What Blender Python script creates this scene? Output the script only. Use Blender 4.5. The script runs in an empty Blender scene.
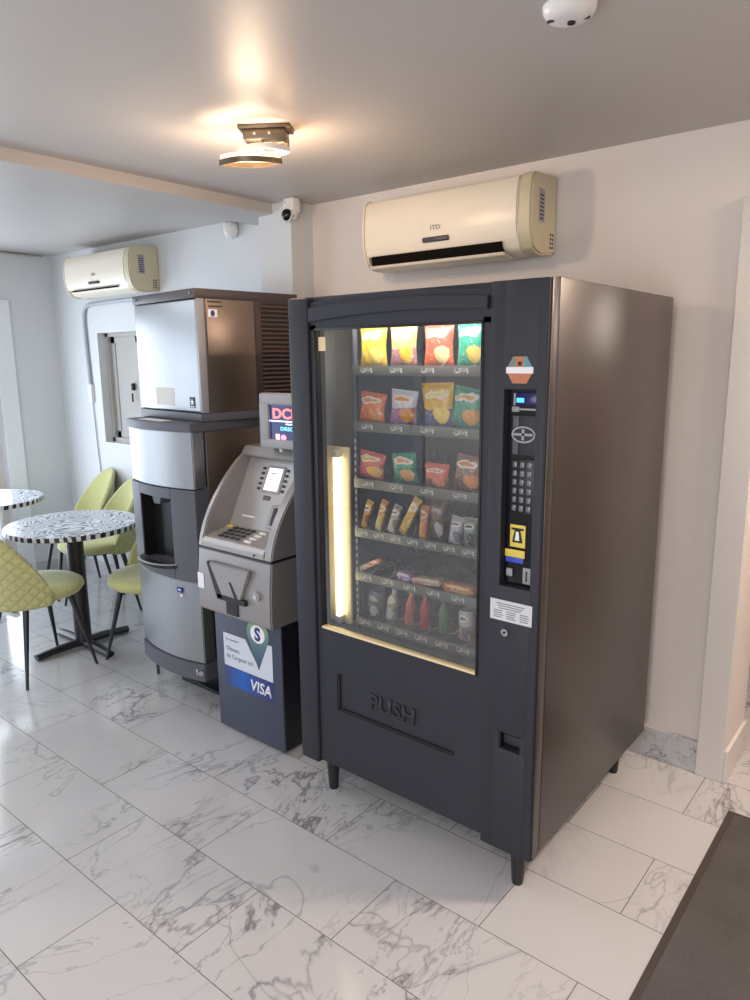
import bpy, bmesh, math, random
from math import sin, cos, pi, radians as R_
from mathutils import Vector, Matrix
random.seed(7)
S = bpy.context.scene
COL = S.collection

# ------------------------------------------------------------------ materials
def lin(c):
    def f(v):
        v = v/255.0
        return v/12.92 if v <= 0.04045 else ((v+0.055)/1.055)**2.4
    return (f(c[0]), f(c[1]), f(c[2]), 1.0)

class NT:
    """tiny node helper"""
    def __init__(s, name):
        s.m = bpy.data.materials.new(name); s.m.use_nodes = True
        s.t = s.m.node_tree; s.t.nodes.clear()
        s.out = s.n('ShaderNodeOutputMaterial')
        s.b = s.n('ShaderNodeBsdfPrincipled')
        s.l(s.b.outputs[0], s.out.inputs[0])
    def n(s, typ, **kw):
        nd = s.t.nodes.new(typ)
        for k, v in kw.items(): setattr(nd, k, v)
        return nd
    def l(s, a, b): s.t.links.new(a, b)
    def math(s, op, a, b=None, c=None, clamp=False):
        nd = s.n('ShaderNodeMath', operation=op, use_clamp=clamp)
        for i, v in enumerate((a, b, c)):
            if v is None: continue
            if isinstance(v, (int, float)): nd.inputs[i].default_value = v
            else: s.l(v, nd.inputs[i])
        return nd.outputs[0]
    def mix(s, f, a, b):
        nd = s.n('ShaderNodeMix', data_type='RGBA')
        for i, v in ((0, f), (6, a), (7, b)):
            if isinstance(v, (int, float, tuple)): nd.inputs[i].default_value = v
            else: s.l(v, nd.inputs[i])
        return nd.outputs[2]
    def coord(s, which='Object'):
        return s.n('ShaderNodeTexCoord').outputs[which]
    def mapping(s, v, scale=(1,1,1), loc=(0,0,0), rot=(0,0,0)):
        nd = s.n('ShaderNodeMapping'); s.l(v, nd.inputs[0])
        nd.inputs['Scale'].default_value = scale; nd.inputs['Location'].default_value = loc
        nd.inputs['Rotation'].default_value = rot
        return nd.outputs[0]
    def noise(s, v, scale, detail=3, dist=0.0, rough=.5):
        nd = s.n('ShaderNodeTexNoise'); s.l(v, nd.inputs['Vector'])
        nd.inputs['Scale'].default_value = scale; nd.inputs['Detail'].default_value = detail
        nd.inputs['Distortion'].default_value = dist; nd.inputs['Roughness'].default_value = rough
        return nd
    def bump(s, h, strength, dist=.01):
        nd = s.n('ShaderNodeBump'); nd.inputs['Strength'].default_value = strength
        nd.inputs['Distance'].default_value = dist
        s.l(h, nd.inputs['Height']); s.l(nd.outputs[0], s.b.inputs['Normal'])

def mat(name, rgb, rough=.5, metal=0.0, var=.06, nscale=6.0, bump=0.0, bscale=200.0, spec=.5, stretch=(1,1,1), coat=0.0, emit=0.0, alpha=1.0):
    k = NT(name); c = lin(rgb)
    v = k.mapping(k.coord(), scale=stretch)
    n = k.noise(v, nscale, 4)
    d = tuple(x*(1-var) for x in c[:3])+(1,); e = tuple(min(1, x*(1+var)) for x in c[:3])+(1,)
    k.l(k.mix(n.outputs[0], d, e), k.b.inputs['Base Color'])
    k.b.inputs['Roughness'].default_value = rough; k.b.inputs['Metallic'].default_value = metal
    k.b.inputs['Specular IOR Level'].default_value = spec
    k.b.inputs['Coat Weight'].default_value = coat
    if emit:
        k.b.inputs['Emission Color'].default_value = c; k.b.inputs['Emission Strength'].default_value = emit
    if alpha < 1: k.b.inputs['Alpha'].default_value = alpha
    if bump:
        k.bump(k.noise(v, bscale, 2).outputs[0], bump, .002)
    return k.m

M = {}
M['wall'] = mat('wall_paint', (222,215,211), .55, var=.02, nscale=3, bump=.08, bscale=90)
M['wall_cool'] = mat('wall_paint_cool', (212,216,220), .55, var=.02, nscale=3, bump=.08, bscale=90)
M['ceil'] = mat('ceiling_paint', (190,186,184), .42, var=.02, nscale=2, bump=.03, bscale=60, spec=.2)
M['trim'] = mat('trim_paint', (214,210,206), .35, var=.03)
M['door_dark'] = mat('dark_blue_grey_powder_coat', (42,44,54), .5, var=.08, nscale=8, bump=.35, bscale=700, spec=.4)
M['door_mid'] = mat('dark_recess_coat', (34,35,42), .5, var=.06, bump=.3, bscale=700)
M['side_dark'] = mat('dark_brown_side_panel', (62,54,52), .33, var=.2, nscale=2.2, spec=.55, bump=.05, bscale=300)
M['black'] = mat('black_plastic', (22,22,26), .4, var=.1)
M['gloss_black'] = mat('glossy_black', (12,12,18), .15, var=.1)
M['rubber'] = mat('black_rubber', (26,25,26), .8, var=.2, nscale=40)
M['liner'] = mat('cabinet_liner', (150,150,150), .45, var=.05)
M['cream'] = mat('cream_plastic', (230,222,206), .32, var=.03, spec=.5)
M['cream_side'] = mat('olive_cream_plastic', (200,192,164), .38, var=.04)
M['cream_dark'] = mat('louvre_dark', (16,12,10), .8, spec=.1)
M['white'] = mat('white_plastic', (228,228,228), .35, var=.03)
M['grey_pl'] = mat('grey_plastic', (86,88,98), .5, var=.06, bump=.15, bscale=400)
M['grey_lt'] = mat('light_grey_plastic', (150,152,158), .45, var=.05)
M['steelleg'] = mat('black_metal_leg', (26,27,32), .35, var=.1, spec=.6)
M['chrome'] = mat('chrome', (200,200,205), .15, metal=1.0)
M['dullmetal'] = mat('brushed_nickel', (122,110,94), .4, metal=1.0, var=.1, nscale=30, stretch=(1,1,12))
M['atm'] = mat('silver_grey_atm_plastic', (150,147,148), .35, var=.05, metal=.35, spec=.5)
M['atm_in'] = mat('silver_atm_panel', (168,166,166), .4, var=.05, metal=.3)
M['atm_body'] = mat('slate_blue_cabinet_paint', (66,72,90), .4, var=.05, bump=.1, bscale=500)
M['atm_side'] = mat('black_cabinet_side', (24,24,30), .45, var=.1)
M['key'] = mat('steel_key', (120,122,128), .4, metal=.6)
M['keyd'] = mat('dark_key', (52,54,60), .45)
M['white_print'] = mat('white_print', (235,236,240), .5, var=.01)
M['blue_print'] = mat('blue_print', (40,60,140), .5, var=.03)
M['grey_print'] = mat('grey_print', (110,114,124), .6, var=.02)
M['dark_print'] = mat('dark_print', (45,45,52), .6, var=.02)
M['pipe'] = mat('grey_white_pipe', (176,182,192), .4)
M['alum'] = mat('grey_painted_frame', (176,174,170), .45, var=.05)
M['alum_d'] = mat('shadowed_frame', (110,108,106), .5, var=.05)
M['mat_border'] = mat('mat_rubber_border', (74,66,62), .7, var=.1)
M['coil'] = mat('coil_wire', (120,118,112), .3, metal=.9)
M['yellow'] = mat('yellow_sticker', (225,205,90), .5, var=.05)
M['bluesticker'] = mat('blue_sticker', (60,80,200), .5, var=.1)
M['tube'] = mat('lit_tube', (255,236,190), .4, emit=9.0)
M['tubeback'] = mat('cream_lamp_housing', (232,214,170), .5)
M['orange_glow'] = mat('amber_glass', (240,180,120), .3)

def marble(name, tiles=True, tint=(1,1,1)):
    k = NT(name)
    co = k.coord()
    sep = k.n('ShaderNodeSeparateXYZ')
    if tiles:
        v = k.mapping(co, loc=(.378, .22, 0))     # a joint passes through x=-.074 in the row starting at y=-.22
        br = k.n('ShaderNodeTexBrick'); k.l(v, br.inputs['Vector'])
        br.offset = .5; br.inputs['Scale'].default_value = 1
        br.inputs['Brick Width'].default_value = .608; br.inputs['Row Height'].default_value = .304
        br.inputs['Mortar Size'].default_value = .0015; br.inputs['Mortar Smooth'].default_value = .1
        br.inputs['Color1'].default_value = (0,0,0,1); br.inputs['Color2'].default_value = (1,1,1,1)
        br.inputs['Mortar'].default_value = (0,0,0,1)
        off = k.n('ShaderNodeVectorMath', operation='SCALE'); k.l(br.outputs[0], off.inputs[0]); off.inputs['Scale'].default_value = 37.0
        add = k.n('ShaderNodeVectorMath', operation='ADD'); k.l(co, add.inputs[0]); k.l(off.outputs[0], add.inputs[1])
        vec = add.outputs[0]
        rnd = br.outputs[0]
    else:
        vec = k.mapping(co, loc=(4.4,2.9,.4), scale=(1.6,1.6,1.6)); rnd = None
    stretch = k.mapping(vec, rot=(0,0,R_(-38)), scale=(1.0,.45,1))
    def vein(scale, width, seed, detail, dist):
        n = k.noise(k.mapping(stretch, loc=(seed,seed*.7,seed*.3)), scale, detail, dist, .58)
        a = k.math('ABSOLUTE', k.math('SUBTRACT', n.outputs[0], .5))
        return k.math('SUBTRACT', 1.0, k.math('DIVIDE', a, width), clamp=True)
    mask = k.noise(k.mapping(stretch, loc=(9,2,0)), 1.5, 1, .2)
    mk = k.n('ShaderNodeMapRange'); k.l(mask.outputs[0], mk.inputs[0])
    mk.inputs[1].default_value = .43; mk.inputs[2].default_value = .62
    v1 = k.math('MULTIPLY', k.math('POWER', vein(1.7, .011, 0, 8, .8), 1.2), mk.outputs[0])
    v2 = k.math('MULTIPLY', k.math('POWER', vein(5.0, .016, 5, 7, 1.2), 1.3), k.math('MULTIPLY', mk.outputs[0], .75))
    v3 = k.math('MULTIPLY', vein(1.0, .0035, 11, 6, .6), .5)
    soft = k.math('MULTIPLY', vein(1.7, .07, 0, 6, .8), k.math('MULTIPLY', mk.outputs[0], .09))
    tot = k.math('ADD', k.math('ADD', v1, v2), k.math('ADD', v3, soft), clamp=True)
    base = k.mix(k.noise(vec, 2.0, 3).outputs[0], lin((188,189,193)), lin((202,202,204)))
    c = k.mix(k.math('MULTIPLY', tot, .8), base, lin((104,104,112)))
    if tiles:
        c = k.mix(br.outputs['Fac'], c, lin((104,100,98)))
        k.l(k.math('ADD', .14, k.math('MULTIPLY', br.outputs['Fac'], .5)), k.b.inputs['Roughness'])
        k.bump(k.math('SUBTRACT', 1.0, br.outputs['Fac']), .3, .001)
    else:
        k.b.inputs['Roughness'].default_value = .35
    k.l(c, k.b.inputs['Base Color'])
    k.b.inputs['Specular IOR Level'].default_value = .45
    return k.m
M['floor'] = marble('marble_tile_floor')
def skirting_mat():
    return marble('marble_skirting', tiles=False)
M['skirt'] = skirting_mat()
M['trim_daylit'] = mat('daylit_white_casing', (232,236,242), .4, var=.02)  # casing white cooled and brightened in place of daylight that misses it

def steel(name, rgb=(190,192,198), rough=.3, horiz=False):
    k = NT(name); co = k.coord()
    v = k.mapping(co, scale=(1,1,90) if horiz else (90,90,1))
    n = k.noise(v, 4, 3)
    big = k.noise(k.mapping(co, scale=(2.2,2.2,.4)), 1.4, 2)
    c = lin(rgb); d = tuple(x*.82 for x in c[:3])+(1,)
    m1 = k.mix(n.outputs[0], d, c)
    k.l(m1, k.b.inputs['Base Color']); k.b.inputs['Metallic'].default_value = .9
    k.l(k.math('ADD', rough, k.math('MULTIPLY', big.outputs[0], .12)), k.b.inputs['Roughness'])
    k.b.inputs['Anisotropic'].default_value = .4
    k.bump(n.outputs[0], .08, .001)
    return k.m
M['steel'] = steel('brushed_stainless', (172,175,180), .32)
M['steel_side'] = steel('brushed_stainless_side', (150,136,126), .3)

def velvet(name):
    k = NT(name); co = k.coord()
    n = k.noise(co, 60, 4)
    k.l(k.mix(n.outputs[0], lin((176,176,116)), lin((200,199,142))), k.b.inputs['Base Color'])
    k.b.inputs['Roughness'].default_value = .75
    k.b.inputs['Sheen Weight'].default_value = .5; k.b.inputs['Sheen Roughness'].default_value = .4
    k.bump(k.noise(co, 500, 2).outputs[0], .15, .001)
    return k.m
M['velvet'] = velvet('olive_green_velvet')
def quilted():
    k = NT('quilted_olive_velvet'); co = k.coord()
    sep = k.n('ShaderNodeSeparateXYZ'); k.l(co, sep.inputs[0])
    th = k.math('ARCTAN2', sep.outputs[0], k.math('MULTIPLY', sep.outputs[1], -1.0))
    def line(sg):
        a = k.math('ABSOLUTE', k.math('SINE', k.math('ADD', k.math('MULTIPLY', th, 13.0), k.math('MULTIPLY', sep.outputs[2], 56*sg))))
        return a
    m_ = k.math('MINIMUM', line(1), line(-1))
    h = k.math('POWER', m_, .5)
    # quilting only on the outer face: object-space normal pointing away from the middle
    n = k.n('ShaderNodeSeparateXYZ'); k.l(k.n('ShaderNodeTexCoord').outputs['Normal'], n.inputs[0])
    d = k.math('ADD', k.math('MULTIPLY', n.outputs[0], sep.outputs[0]), k.math('MULTIPLY', n.outputs[1], sep.outputs[1]))
    outer = k.math('GREATER_THAN', d, 0.0)
    hh = k.math('ADD', k.math('MULTIPLY', h, outer), k.math('SUBTRACT', 1.0, outer))
    nz = k.noise(co, 60, 4)
    base = k.mix(nz.outputs[0], lin((176,176,116)), lin((200,199,142)))
    dark = k.mix(k.math('MULTIPLY', k.math('SUBTRACT', 1.0, hh), .22), base, lin((112,112,66)))
    k.l(dark, k.b.inputs['Base Color']); k.b.inputs['Roughness'].default_value = .75
    k.b.inputs['Sheen Weight'].default_value = .5; k.b.inputs['Sheen Roughness'].default_value = .4
    k.bump(hh, .8, .007)
    return k.m
M['quilt'] = quilted()

def swirl():
    k = NT('swirl_marble_top'); co = k.coord()
    v = k.mapping(co, scale=(1.4,1,1))
    n = k.noise(v, 3.0, 1.0, 1.3)
    w = k.math('SINE', k.math('MULTIPLY', n.outputs[0], 170))
    ramp = k.n('ShaderNodeMapRange'); k.l(w, ramp.inputs[0]); ramp.inputs[1].default_value = -.8; ramp.inputs[2].default_value = .1
    k.l(k.mix(ramp.outputs[0], lin((92,98,112)), lin((226,232,240))), k.b.inputs['Base Color'])
    k.b.inputs['Roughness'].default_value = .25
    return k.m
M['swirl'] = swirl()
def swirl_edge():
    k = NT('striped_table_edge'); co = k.coord()
    sep = k.n('ShaderNodeSeparateXYZ'); k.l(co, sep.inputs[0])
    a = k.math('ARCTAN2', sep.outputs[1], sep.outputs[0])
    n = k.noise(co, 6, 1)
    w = k.math('SINE', k.math('ADD', k.math('MULTIPLY', a, 48), k.math('MULTIPLY', n.outputs[0], 9)))
    r = k.math('GREATER_THAN', w, -.1)
    k.l(k.mix(r, lin((206,210,216)), lin((36,38,46))), k.b.inputs['Base Color'])
    k.b.inputs['Roughness'].default_value = .35
    return k.m
M['swirl_edge'] = swirl_edge()

def carpet():
    k = NT('charcoal_mat_pile'); co = k.coord()
    n = k.noise(co, 180, 4); b = k.noise(co, 7, 4)
    f = k.math('ADD', k.math('MULTIPLY', n.outputs[0], .6), k.math('MULTIPLY', b.outputs[0], .5))
    k.l(k.mix(f, lin((36,35,38)), lin((112,108,108))), k.b.inputs['Base Color'])
    k.b.inputs['Roughness'].default_value = .95
    k.bump(n.outputs[0], .8, .004)
    return k.m
M['carpet'] = carpet()

def glass(name, refl=.2, rough=0.02, tint=(235,238,240)):
    k = NT(name)
    k.t.nodes.remove(k.b)
    tr = k.n('ShaderNodeBsdfTransparent'); tr.inputs[0].default_value = lin(tint)
    gl = k.n('ShaderNodeBsdfGlossy'); gl.inputs['Roughness'].default_value = rough
    n = k.noise(k.coord(), 8, 2)
    fr = k.n('ShaderNodeFresnel'); fr.inputs[0].default_value = 1.5
    f = k.math('ADD', k.math('MULTIPLY', fr.outputs[0], 1.0), k.math('ADD', refl, k.math('MULTIPLY', n.outputs[0], .01)), clamp=True)
    mx = k.n('ShaderNodeMixShader'); k.l(f, mx.inputs[0]); k.l(tr.outputs[0], mx.inputs[1]); k.l(gl.outputs[0], mx.inputs[2])
    k.l(mx.outputs[0], k.out.inputs[0])
    return k.m
M['vglass'] = glass('vending_window_glass', .17)
M['wglass'] = glass('window_glass', .05)
def frosted():
    k = NT('frosted_glass')
    k.l(k.mix(k.noise(k.coord(), 3, 2).outputs[0], lin((196,208,222)), lin((216,226,238))), k.b.inputs['Base Color'])
    k.b.inputs['Roughness'].default_value = .5
    k.b.inputs['Transmission Weight'].default_value = .5
    return k.m
M['frosted'] = frosted()

def bag_mat(name, base, c2, c3, split=.45, accent=(245,240,230)):
    """crisp packet print: base colour, a lower field, a lettering-like light blob and a round food picture"""
    k = NT(name); g = k.coord('Generated')
    sep = k.n('ShaderNodeSeparateXYZ'); k.l(g, sep.inputs[0])
    n = k.noise(k.coord(), 28, 3)
    wob = k.math('MULTIPLY', k.math('SUBTRACT', n.outputs[0], .5), .35)
    z = k.math('ADD', sep.outputs[2], wob)
    low = k.math('LESS_THAN', z, split)
    c = k.mix(low, lin(base), lin(c2))
    def blob(cx, cz, rx, rz):
        dx = k.math('DIVIDE', k.math('SUBTRACT', sep.outputs[0], cx), rx)
        dz = k.math('DIVIDE', k.math('SUBTRACT', z, cz), rz)
        return k.math('LESS_THAN', k.math('ADD', k.math('MULTIPLY', dx, dx), k.math('MULTIPLY', dz, dz)), 1.0)
    c = k.mix(blob(.5,.74,.36,.1), c, lin(accent))
    c = k.mix(blob(.5,.74,.26,.045), c, lin(c3))
    c = k.mix(blob(.66,.3,.24,.17), c, lin(c3))
    sp = k.math('GREATER_THAN', k.noise(k.coord(), 85, 2).outputs[0], .64)
    c = k.mix(k.math('MULTIPLY', sp, .55), c, lin(accent))
    k.l(c, k.b.inputs['Base Color']); k.b.inputs['Roughness'].default_value = .3
    k.b.inputs['Specular IOR Level'].default_value = .6
    return k.m

# ------------------------------------------------------------------ mesh helpers
class MB:
    def __init__(s): s.bm = bmesh.new()
    def box(s, x0, x1, y0, y1, z0, z1, bev=0.0, seg=2, rot=None, piv=None):
        b = bmesh.new()
        vs = [b.verts.new((x, y, z)) for x in (x0, x1) for y in (y0, y1) for z in (z0, z1)]
        for f in ((0,1,3,2),(4,6,7,5),(0,4,5,1),(2,3,7,6),(0,2,6,4),(1,5,7,3)):
            b.faces.new([vs[i] for i in f])
        bmesh.ops.recalc_face_normals(b, faces=b.faces)
        if bev > 0:
            bmesh.ops.bevel(b, geom=list(b.edges), offset=bev, segments=seg, affect='EDGES', profile=.5)
        if rot is not None:
            c = Vector(piv) if piv else Vector(((x0+x1)/2, (y0+y1)/2, (z0+z1)/2))
            for v in b.verts: v.co = c + rot @ (v.co-c)
        s.join(b); return s
    def join(s, b):
        me = bpy.data.meshes.new('tmp'); b.to_mesh(me); b.free(); s.bm.from_mesh(me); bpy.data.meshes.remove(me)
    def tube(s, pts, r, seg=12, caps=True):
        """tube along points, r a number or list; parallel-transport frames"""
        pts = [Vector(p) for p in pts]; n = len(pts)
        rs = r if isinstance(r, (list, tuple)) else [r]*n
        b = bmesh.new(); rings = []
        t0 = (pts[1]-pts[0]).normalized()
        u = t0.orthogonal().normalized()
        for i, p in enumerate(pts):
            if i == 0: t = pts[1]-pts[0]
            elif i == n-1: t = pts[-1]-pts[-2]
            else: t = (pts[i+1]-pts[i]).normalized()+(pts[i]-pts[i-1]).normalized()
            t.normalize(); u = (u - t*u.dot(t)).normalized(); w = t.cross(u)
            rings.append([b.verts.new(p+(u*cos(2*pi*k/seg)+w*sin(2*pi*k/seg))*rs[i]) for k in range(seg)])
        for i in range(n-1):
            for k in range(seg):
                b.faces.new([rings[i][k], rings[i][(k+1)%seg], rings[i+1][(k+1)%seg], rings[i+1][k]])
        if caps:
            b.faces.new(list(reversed(rings[0]))); b.faces.new(rings[-1])
        bmesh.ops.recalc_face_normals(b, faces=b.faces)
        s.join(b); return s
    def prism(s, poly, axis, a, c, bev=0.0):
        """poly: 2D points; axis 'x' -> (y,z), 'y' -> (x,z), 'z' -> (x,y); extruded a..c"""
        b = bmesh.new()
        def P(p, h):
            return {'x': (h, p[0], p[1]), 'y': (p[0], h, p[1]), 'z': (p[0], p[1], h)}[axis]
        A = [b.verts.new(P(p, a)) for p in poly]; B = [b.verts.new(P(p, c)) for p in poly]
        b.faces.new(A); b.faces.new(list(reversed(B)))
        n = len(poly)
        for i in range(n): b.faces.new([A[i], B[i], B[(i+1)%n], A[(i+1)%n]])
        bmesh.ops.recalc_face_normals(b, faces=b.faces)
        if bev > 0:
            bmesh.ops.bevel(b, geom=[e for e in b.edges], offset=bev, segments=2, affect='EDGES')
        s.join(b); return s
    def lathe(s, prof, c=(0,0,0), seg=32, a0=0, a1=2*pi):
        """prof [(r,z)] about vertical axis through c"""
        b = bmesh.new(); full = abs(a1-a0-2*pi) < 1e-6; m = seg if full else seg+1
        rings = []
        for r, z in prof:
            rings.append([b.verts.new((c[0]+r*cos(a0+(a1-a0)*k/seg), c[1]+r*sin(a0+(a1-a0)*k/seg), c[2]+z)) for k in range(m)])
        for i in range(len(prof)-1):
            for k in range(seg):
                k2 = (k+1) % m
                try: b.faces.new([rings[i][k], rings[i][k2], rings[i+1][k2], rings[i+1][k]])
                except ValueError: pass
        bmesh.ops.remove_doubles(b, verts=b.verts, dist=1e-5)
        bmesh.ops.holes_fill(b, edges=[e for e in b.edges if e.is_boundary], sides=0)
        bmesh.ops.recalc_face_normals(b, faces=b.faces)
        s.join(b); return s
    def grid(s, fn, nu, nv, closeu=False, thick=0):
        b = bmesh.new()
        g = [[b.verts.new(fn(i/(nu if closeu else nu-1), j/(nv-1))) for j in range(nv)] for i in range(nu)]
        for i in range(nu if closeu else nu-1):
            for j in range(nv-1):
                b.faces.new([g[i][j], g[(i+1)%nu][j], g[(i+1)%nu][j+1], g[i][j+1]])
        bmesh.ops.recalc_face_normals(b, faces=b.faces)
        s.join(b); return s
    def build(s, name, m, parent=None, smooth=35, rel=None):
        """world-space mesh; when parented it is moved into its root's frame"""
        me = bpy.data.meshes.new(name)
        root = parent
        while root is not None and root.parent is not None: root = root.parent
        if root is not None and not root.get('_local'):
            s.bm.transform(Matrix.Translation(root.location).inverted())
        s.bm.to_mesh(me); s.bm.free()
        me.materials.append(m)
        if smooth:
            for p in me.polygons: p.use_smooth = True
            try: me.set_sharp_from_angle(angle=R_(smooth))
            except Exception: pass
        o = bpy.data.objects.new(name, me); COL.objects.link(o)
        if parent is not None: o.parent = parent
        return o

def at_base(o):
    """move the origin of a one-mesh thing to its base"""
    me = o.data; n = len(me.vertices)
    xs = [v.co.x for v in me.vertices]; ys = [v.co.y for v in me.vertices]; zs = [v.co.z for v in me.vertices]
    c = Vector(((min(xs)+max(xs))/2, (min(ys)+max(ys))/2, min(zs)))
    for v in me.vertices: v.co -= c
    o.location = c
    return o

def thing(name, label, cat, loc=(0,0,0), rz=0.0, group=None, local=False):
    o = bpy.data.objects.new(name, None); COL.objects.link(o)
    o.empty_display_size = .05
    o.location = loc; o.rotation_euler = (0, 0, rz)
    o['label'] = label; o['category'] = cat
    if group: o['group'] = group
    if local: o['_local'] = 1
    return o
def tag(o, label, cat, group=None, kind=None):
    o['label'] = label; o['category'] = cat
    if group: o['group'] = group
    if kind: o['kind'] = kind
    return o
def struct(o):
    o['kind'] = 'structure'; return o

def copy_tree(o, parent=None):
    c = o.copy(); COL.objects.link(c)
    if parent is not None: c.parent = parent
    for ch in list(o.children): copy_tree(ch, c)
    return c

def text_bm(body, origin, w=None, h=None, ux=(1,0,0), uz=(0,0,1), depth=.0008, mb=None, align='L', shear=0.0, bold=0.0):
    """flat lettering, its lower left corner at origin, running along ux, upright along uz, fitted to width w / height h"""
    cu = bpy.data.curves.new('lettering', 'FONT'); cu.body = body; cu.size = 1; cu.offset = bold; cu.shear = shear
    cu.resolution_u = 3
    ob = bpy.data.objects.new('lettering_tmp', cu); COL.objects.link(ob)
    dg = bpy.context.evaluated_depsgraph_get(); dg.update()
    me = bpy.data.meshes.new_from_object(ob.evaluated_get(dg))
    bpy.data.objects.remove(ob); bpy.data.curves.remove(cu)
    xs = [v.co.x for v in me.vertices]; ys = [v.co.y for v in me.vertices]
    x0, x1, y0, y1 = min(xs), max(xs), min(ys), max(ys)
    sy = (h/(y1-y0)) if h else None; sx = (w/(x1-x0)) if w else None
    if sx is None: sx = sy
    if sy is None: sy = sx
    ux = Vector(ux).normalized(); uz = Vector(uz).normalized(); nn = ux.cross(uz)   # outward for a front facing -y
    b = bmesh.new(); b.from_mesh(me); bpy.data.meshes.remove(me)
    O = Vector(origin)
    r = bmesh.ops.extrude_face_region(b, geom=list(b.faces))
    top = [e for e in r['geom'] if isinstance(e, bmesh.types.BMVert)]
    ts = set(top)
    for v in b.verts:
        c = O + ux*((v.co.x-x0)*sx) + uz*((v.co.y-y0)*sy)
        v.co = c + (nn*depth if v in ts else Vector((0,0,0)))
    bmesh.ops.recalc_face_normals(b, faces=b.faces)
    mb = mb or MB(); mb.join(b); return mb

# ------------------------------------------------------------------ camera
cam = bpy.data.cameras.new('camera'); co = bpy.data.objects.new('camera', cam); COL.objects.link(co)
cR = Vector((0.77509273, 0.63177103, -0.00983006)); cU = Vector((-0.1154636, 0.15691872, 0.98083876)); cF = Vector((-0.62120803, 0.75910598, -0.19457312))
mm = Matrix((( cR.x, cU.x, -cF.x, 0.84325282), (cR.y, cU.y, -cF.y, -1.79728647), (cR.z, cU.z, -cF.z, 1.6270337), (0,0,0,1)))
co.matrix_world = mm
cam.sensor_fit = 'VERTICAL'; cam.sensor_height = 36; cam.lens = 715.22*36/1000
cam.clip_start = .05
S.camera = co

# ------------------------------------------------------------------ room shell
HC = 2.3945; YW = 1.0; XL = -4.55; XR = 2.4; YB = -4.2
def struct_box(name, m, *boxes, bev=0.0):
    mb = MB()
    for b in boxes: mb.box(*b, bev=bev)
    return struct(mb.build(name, m, smooth=0))
struct_box('floor', M['floor'], (XL-.1, XR+.1, YB-.1, 3.2, -.05, 0))
struct_box('ceiling', M['ceil'], (XL-.1, XR+.1, YB-.1, 3.2, HC, HC+.08))
# front wall with the window hole on the left and the doorway on the right
WX0, WX1, WZ0, WZ1 = -3.985, -3.16, 1.045, 1.82
DX0, DX1, DZ = .29, 1.25, 2.12
struct_box('wall_front', M['wall'],
    (-1.95, DX0, YW, YW+.29, 0, HC), (DX1, XR, YW, YW+.29, 0, HC), (DX0, DX1, YW, YW+.29, DZ, HC))
struct_box('wall_front_left', M['wall_cool'],
    (XL, WX0, YW, YW+.29, 0, HC), (WX1, -1.95, YW, YW+.29, 0, HC), (WX0, WX1, YW, YW+.29, 0, WZ0), (WX0, WX1, YW, YW+.29, WZ1, HC))
struct_box('wall_pier', M['wall_cool'], (-2.075, -1.84, .845, YW, 0, HC))
struct_box('trim_1', M['ceil'], (-2.265, -1.97, YB, YW, 2.345, HC))     # ceiling beam
# left wall with glazed door opening and a second glazed opening
LD0, LD1, LDZ = -.55, .53, 2.0
LE0, LE1 = -2.9, -1.2
struct_box('wall_left', M['wall_cool'],
    (XL-.15, XL, LD1, YW, 0, HC), (XL-.15, XL, LE1, LD0, 0, HC), (XL-.15, XL, LD0, LD1, LDZ, HC),
    (XL-.15, XL, LE0, LE1, LDZ, HC), (XL-.15, XL, YB, LE0, 0, HC))
struct_box('wall_right', M['wall'], (XR, XR+.1, YB, 3.2, 0, HC))
# rear wall (behind the camera) with two wide windows
struct_box('wall_back', M['wall'],
    (XL, -1.1, YB-.1, YB, 0, HC), (1.5, XR, YB-.1, YB, 0, HC), (-1.1, 1.5, YB-.1, YB, 0, .5), (-1.1, 1.5, YB-.1, YB, 2.15, HC))
struct_box('wall_corridor', M['wall'], (-.6, XR, 3.1, 3.2, 0, HC), (-.7, -.6, YW+.29, 3.2, 0, HC))
# glazing
def window_frame(name, x0, x1, y0, y1, z0, z1, axis, n):
    w = .05; mb = MB()
    if axis == 'x':      # lies in an x = const plane
        mb.box(x0, x1, y0, y1, z0, z0+w); mb.box(x0, x1, y0, y1, z1-w, z1)
        for i in range(n+1):
            y = y0 + (y1-y0-w)*i/n; mb.box(x0, x1, y, y+w, z0+w, z1-w)
    else:
        mb.box(x0, x1, y0, y1, z0, z0+w); mb.box(x0, x1, y0, y1, z1-w, z1)
        for i in range(n+1):
            x = x0 + (x1-x0-w)*i/n; mb.box(x, x+w, y0, y1, z0+w, z1-w)
    o = struct(mb.build(name, M['trim'], smooth=0))
    g = MB()
    if axis == 'x': g.grid(lambda u, v: Vector(((x0+x1)/2, y0+.02+(y1-y0-.04)*u, z0+.02+(z1-z0-.04)*v)), 2, 2)
    else: g.grid(lambda u, v: Vector((x0+.02+(x1-x0-.04)*u, (y0+y1)/2, z0+.02+(z1-z0-.04)*v)), 2, 2)
    g.build('pane', M['wglass'], o, smooth=0)
    return o
d1 = window_frame('door_1', XL-.11, XL-.06, LD0, LD1, .0, LDZ, 'x', 1)
window_frame('window_2', XL-.11, XL-.06, LE0, LE1, .0, LDZ, 'x', 2)
mb = MB(); mb.box(-4.3, -3.35, YB, YB+.03, 0, 2.08, .004); dr = struct(mb.build('door_2', mat('door_paint', (186,190,196), .4), smooth=0))
mb = MB(); mb.box(-3.52, -3.47, YB+.03, YB+.04, .92, 1.12, .004); mb.tube([(-3.495,YB+.035,1.03),(-3.495,YB+.08,1.03),(-3.62,YB+.085,1.03)], .011, 10); mb.build('handle', M['alum_d'], dr)
window_frame('window_3', -1.1, 1.5, YB-.08, YB-.03, .5, 2.15, 'y', 3)
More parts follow.
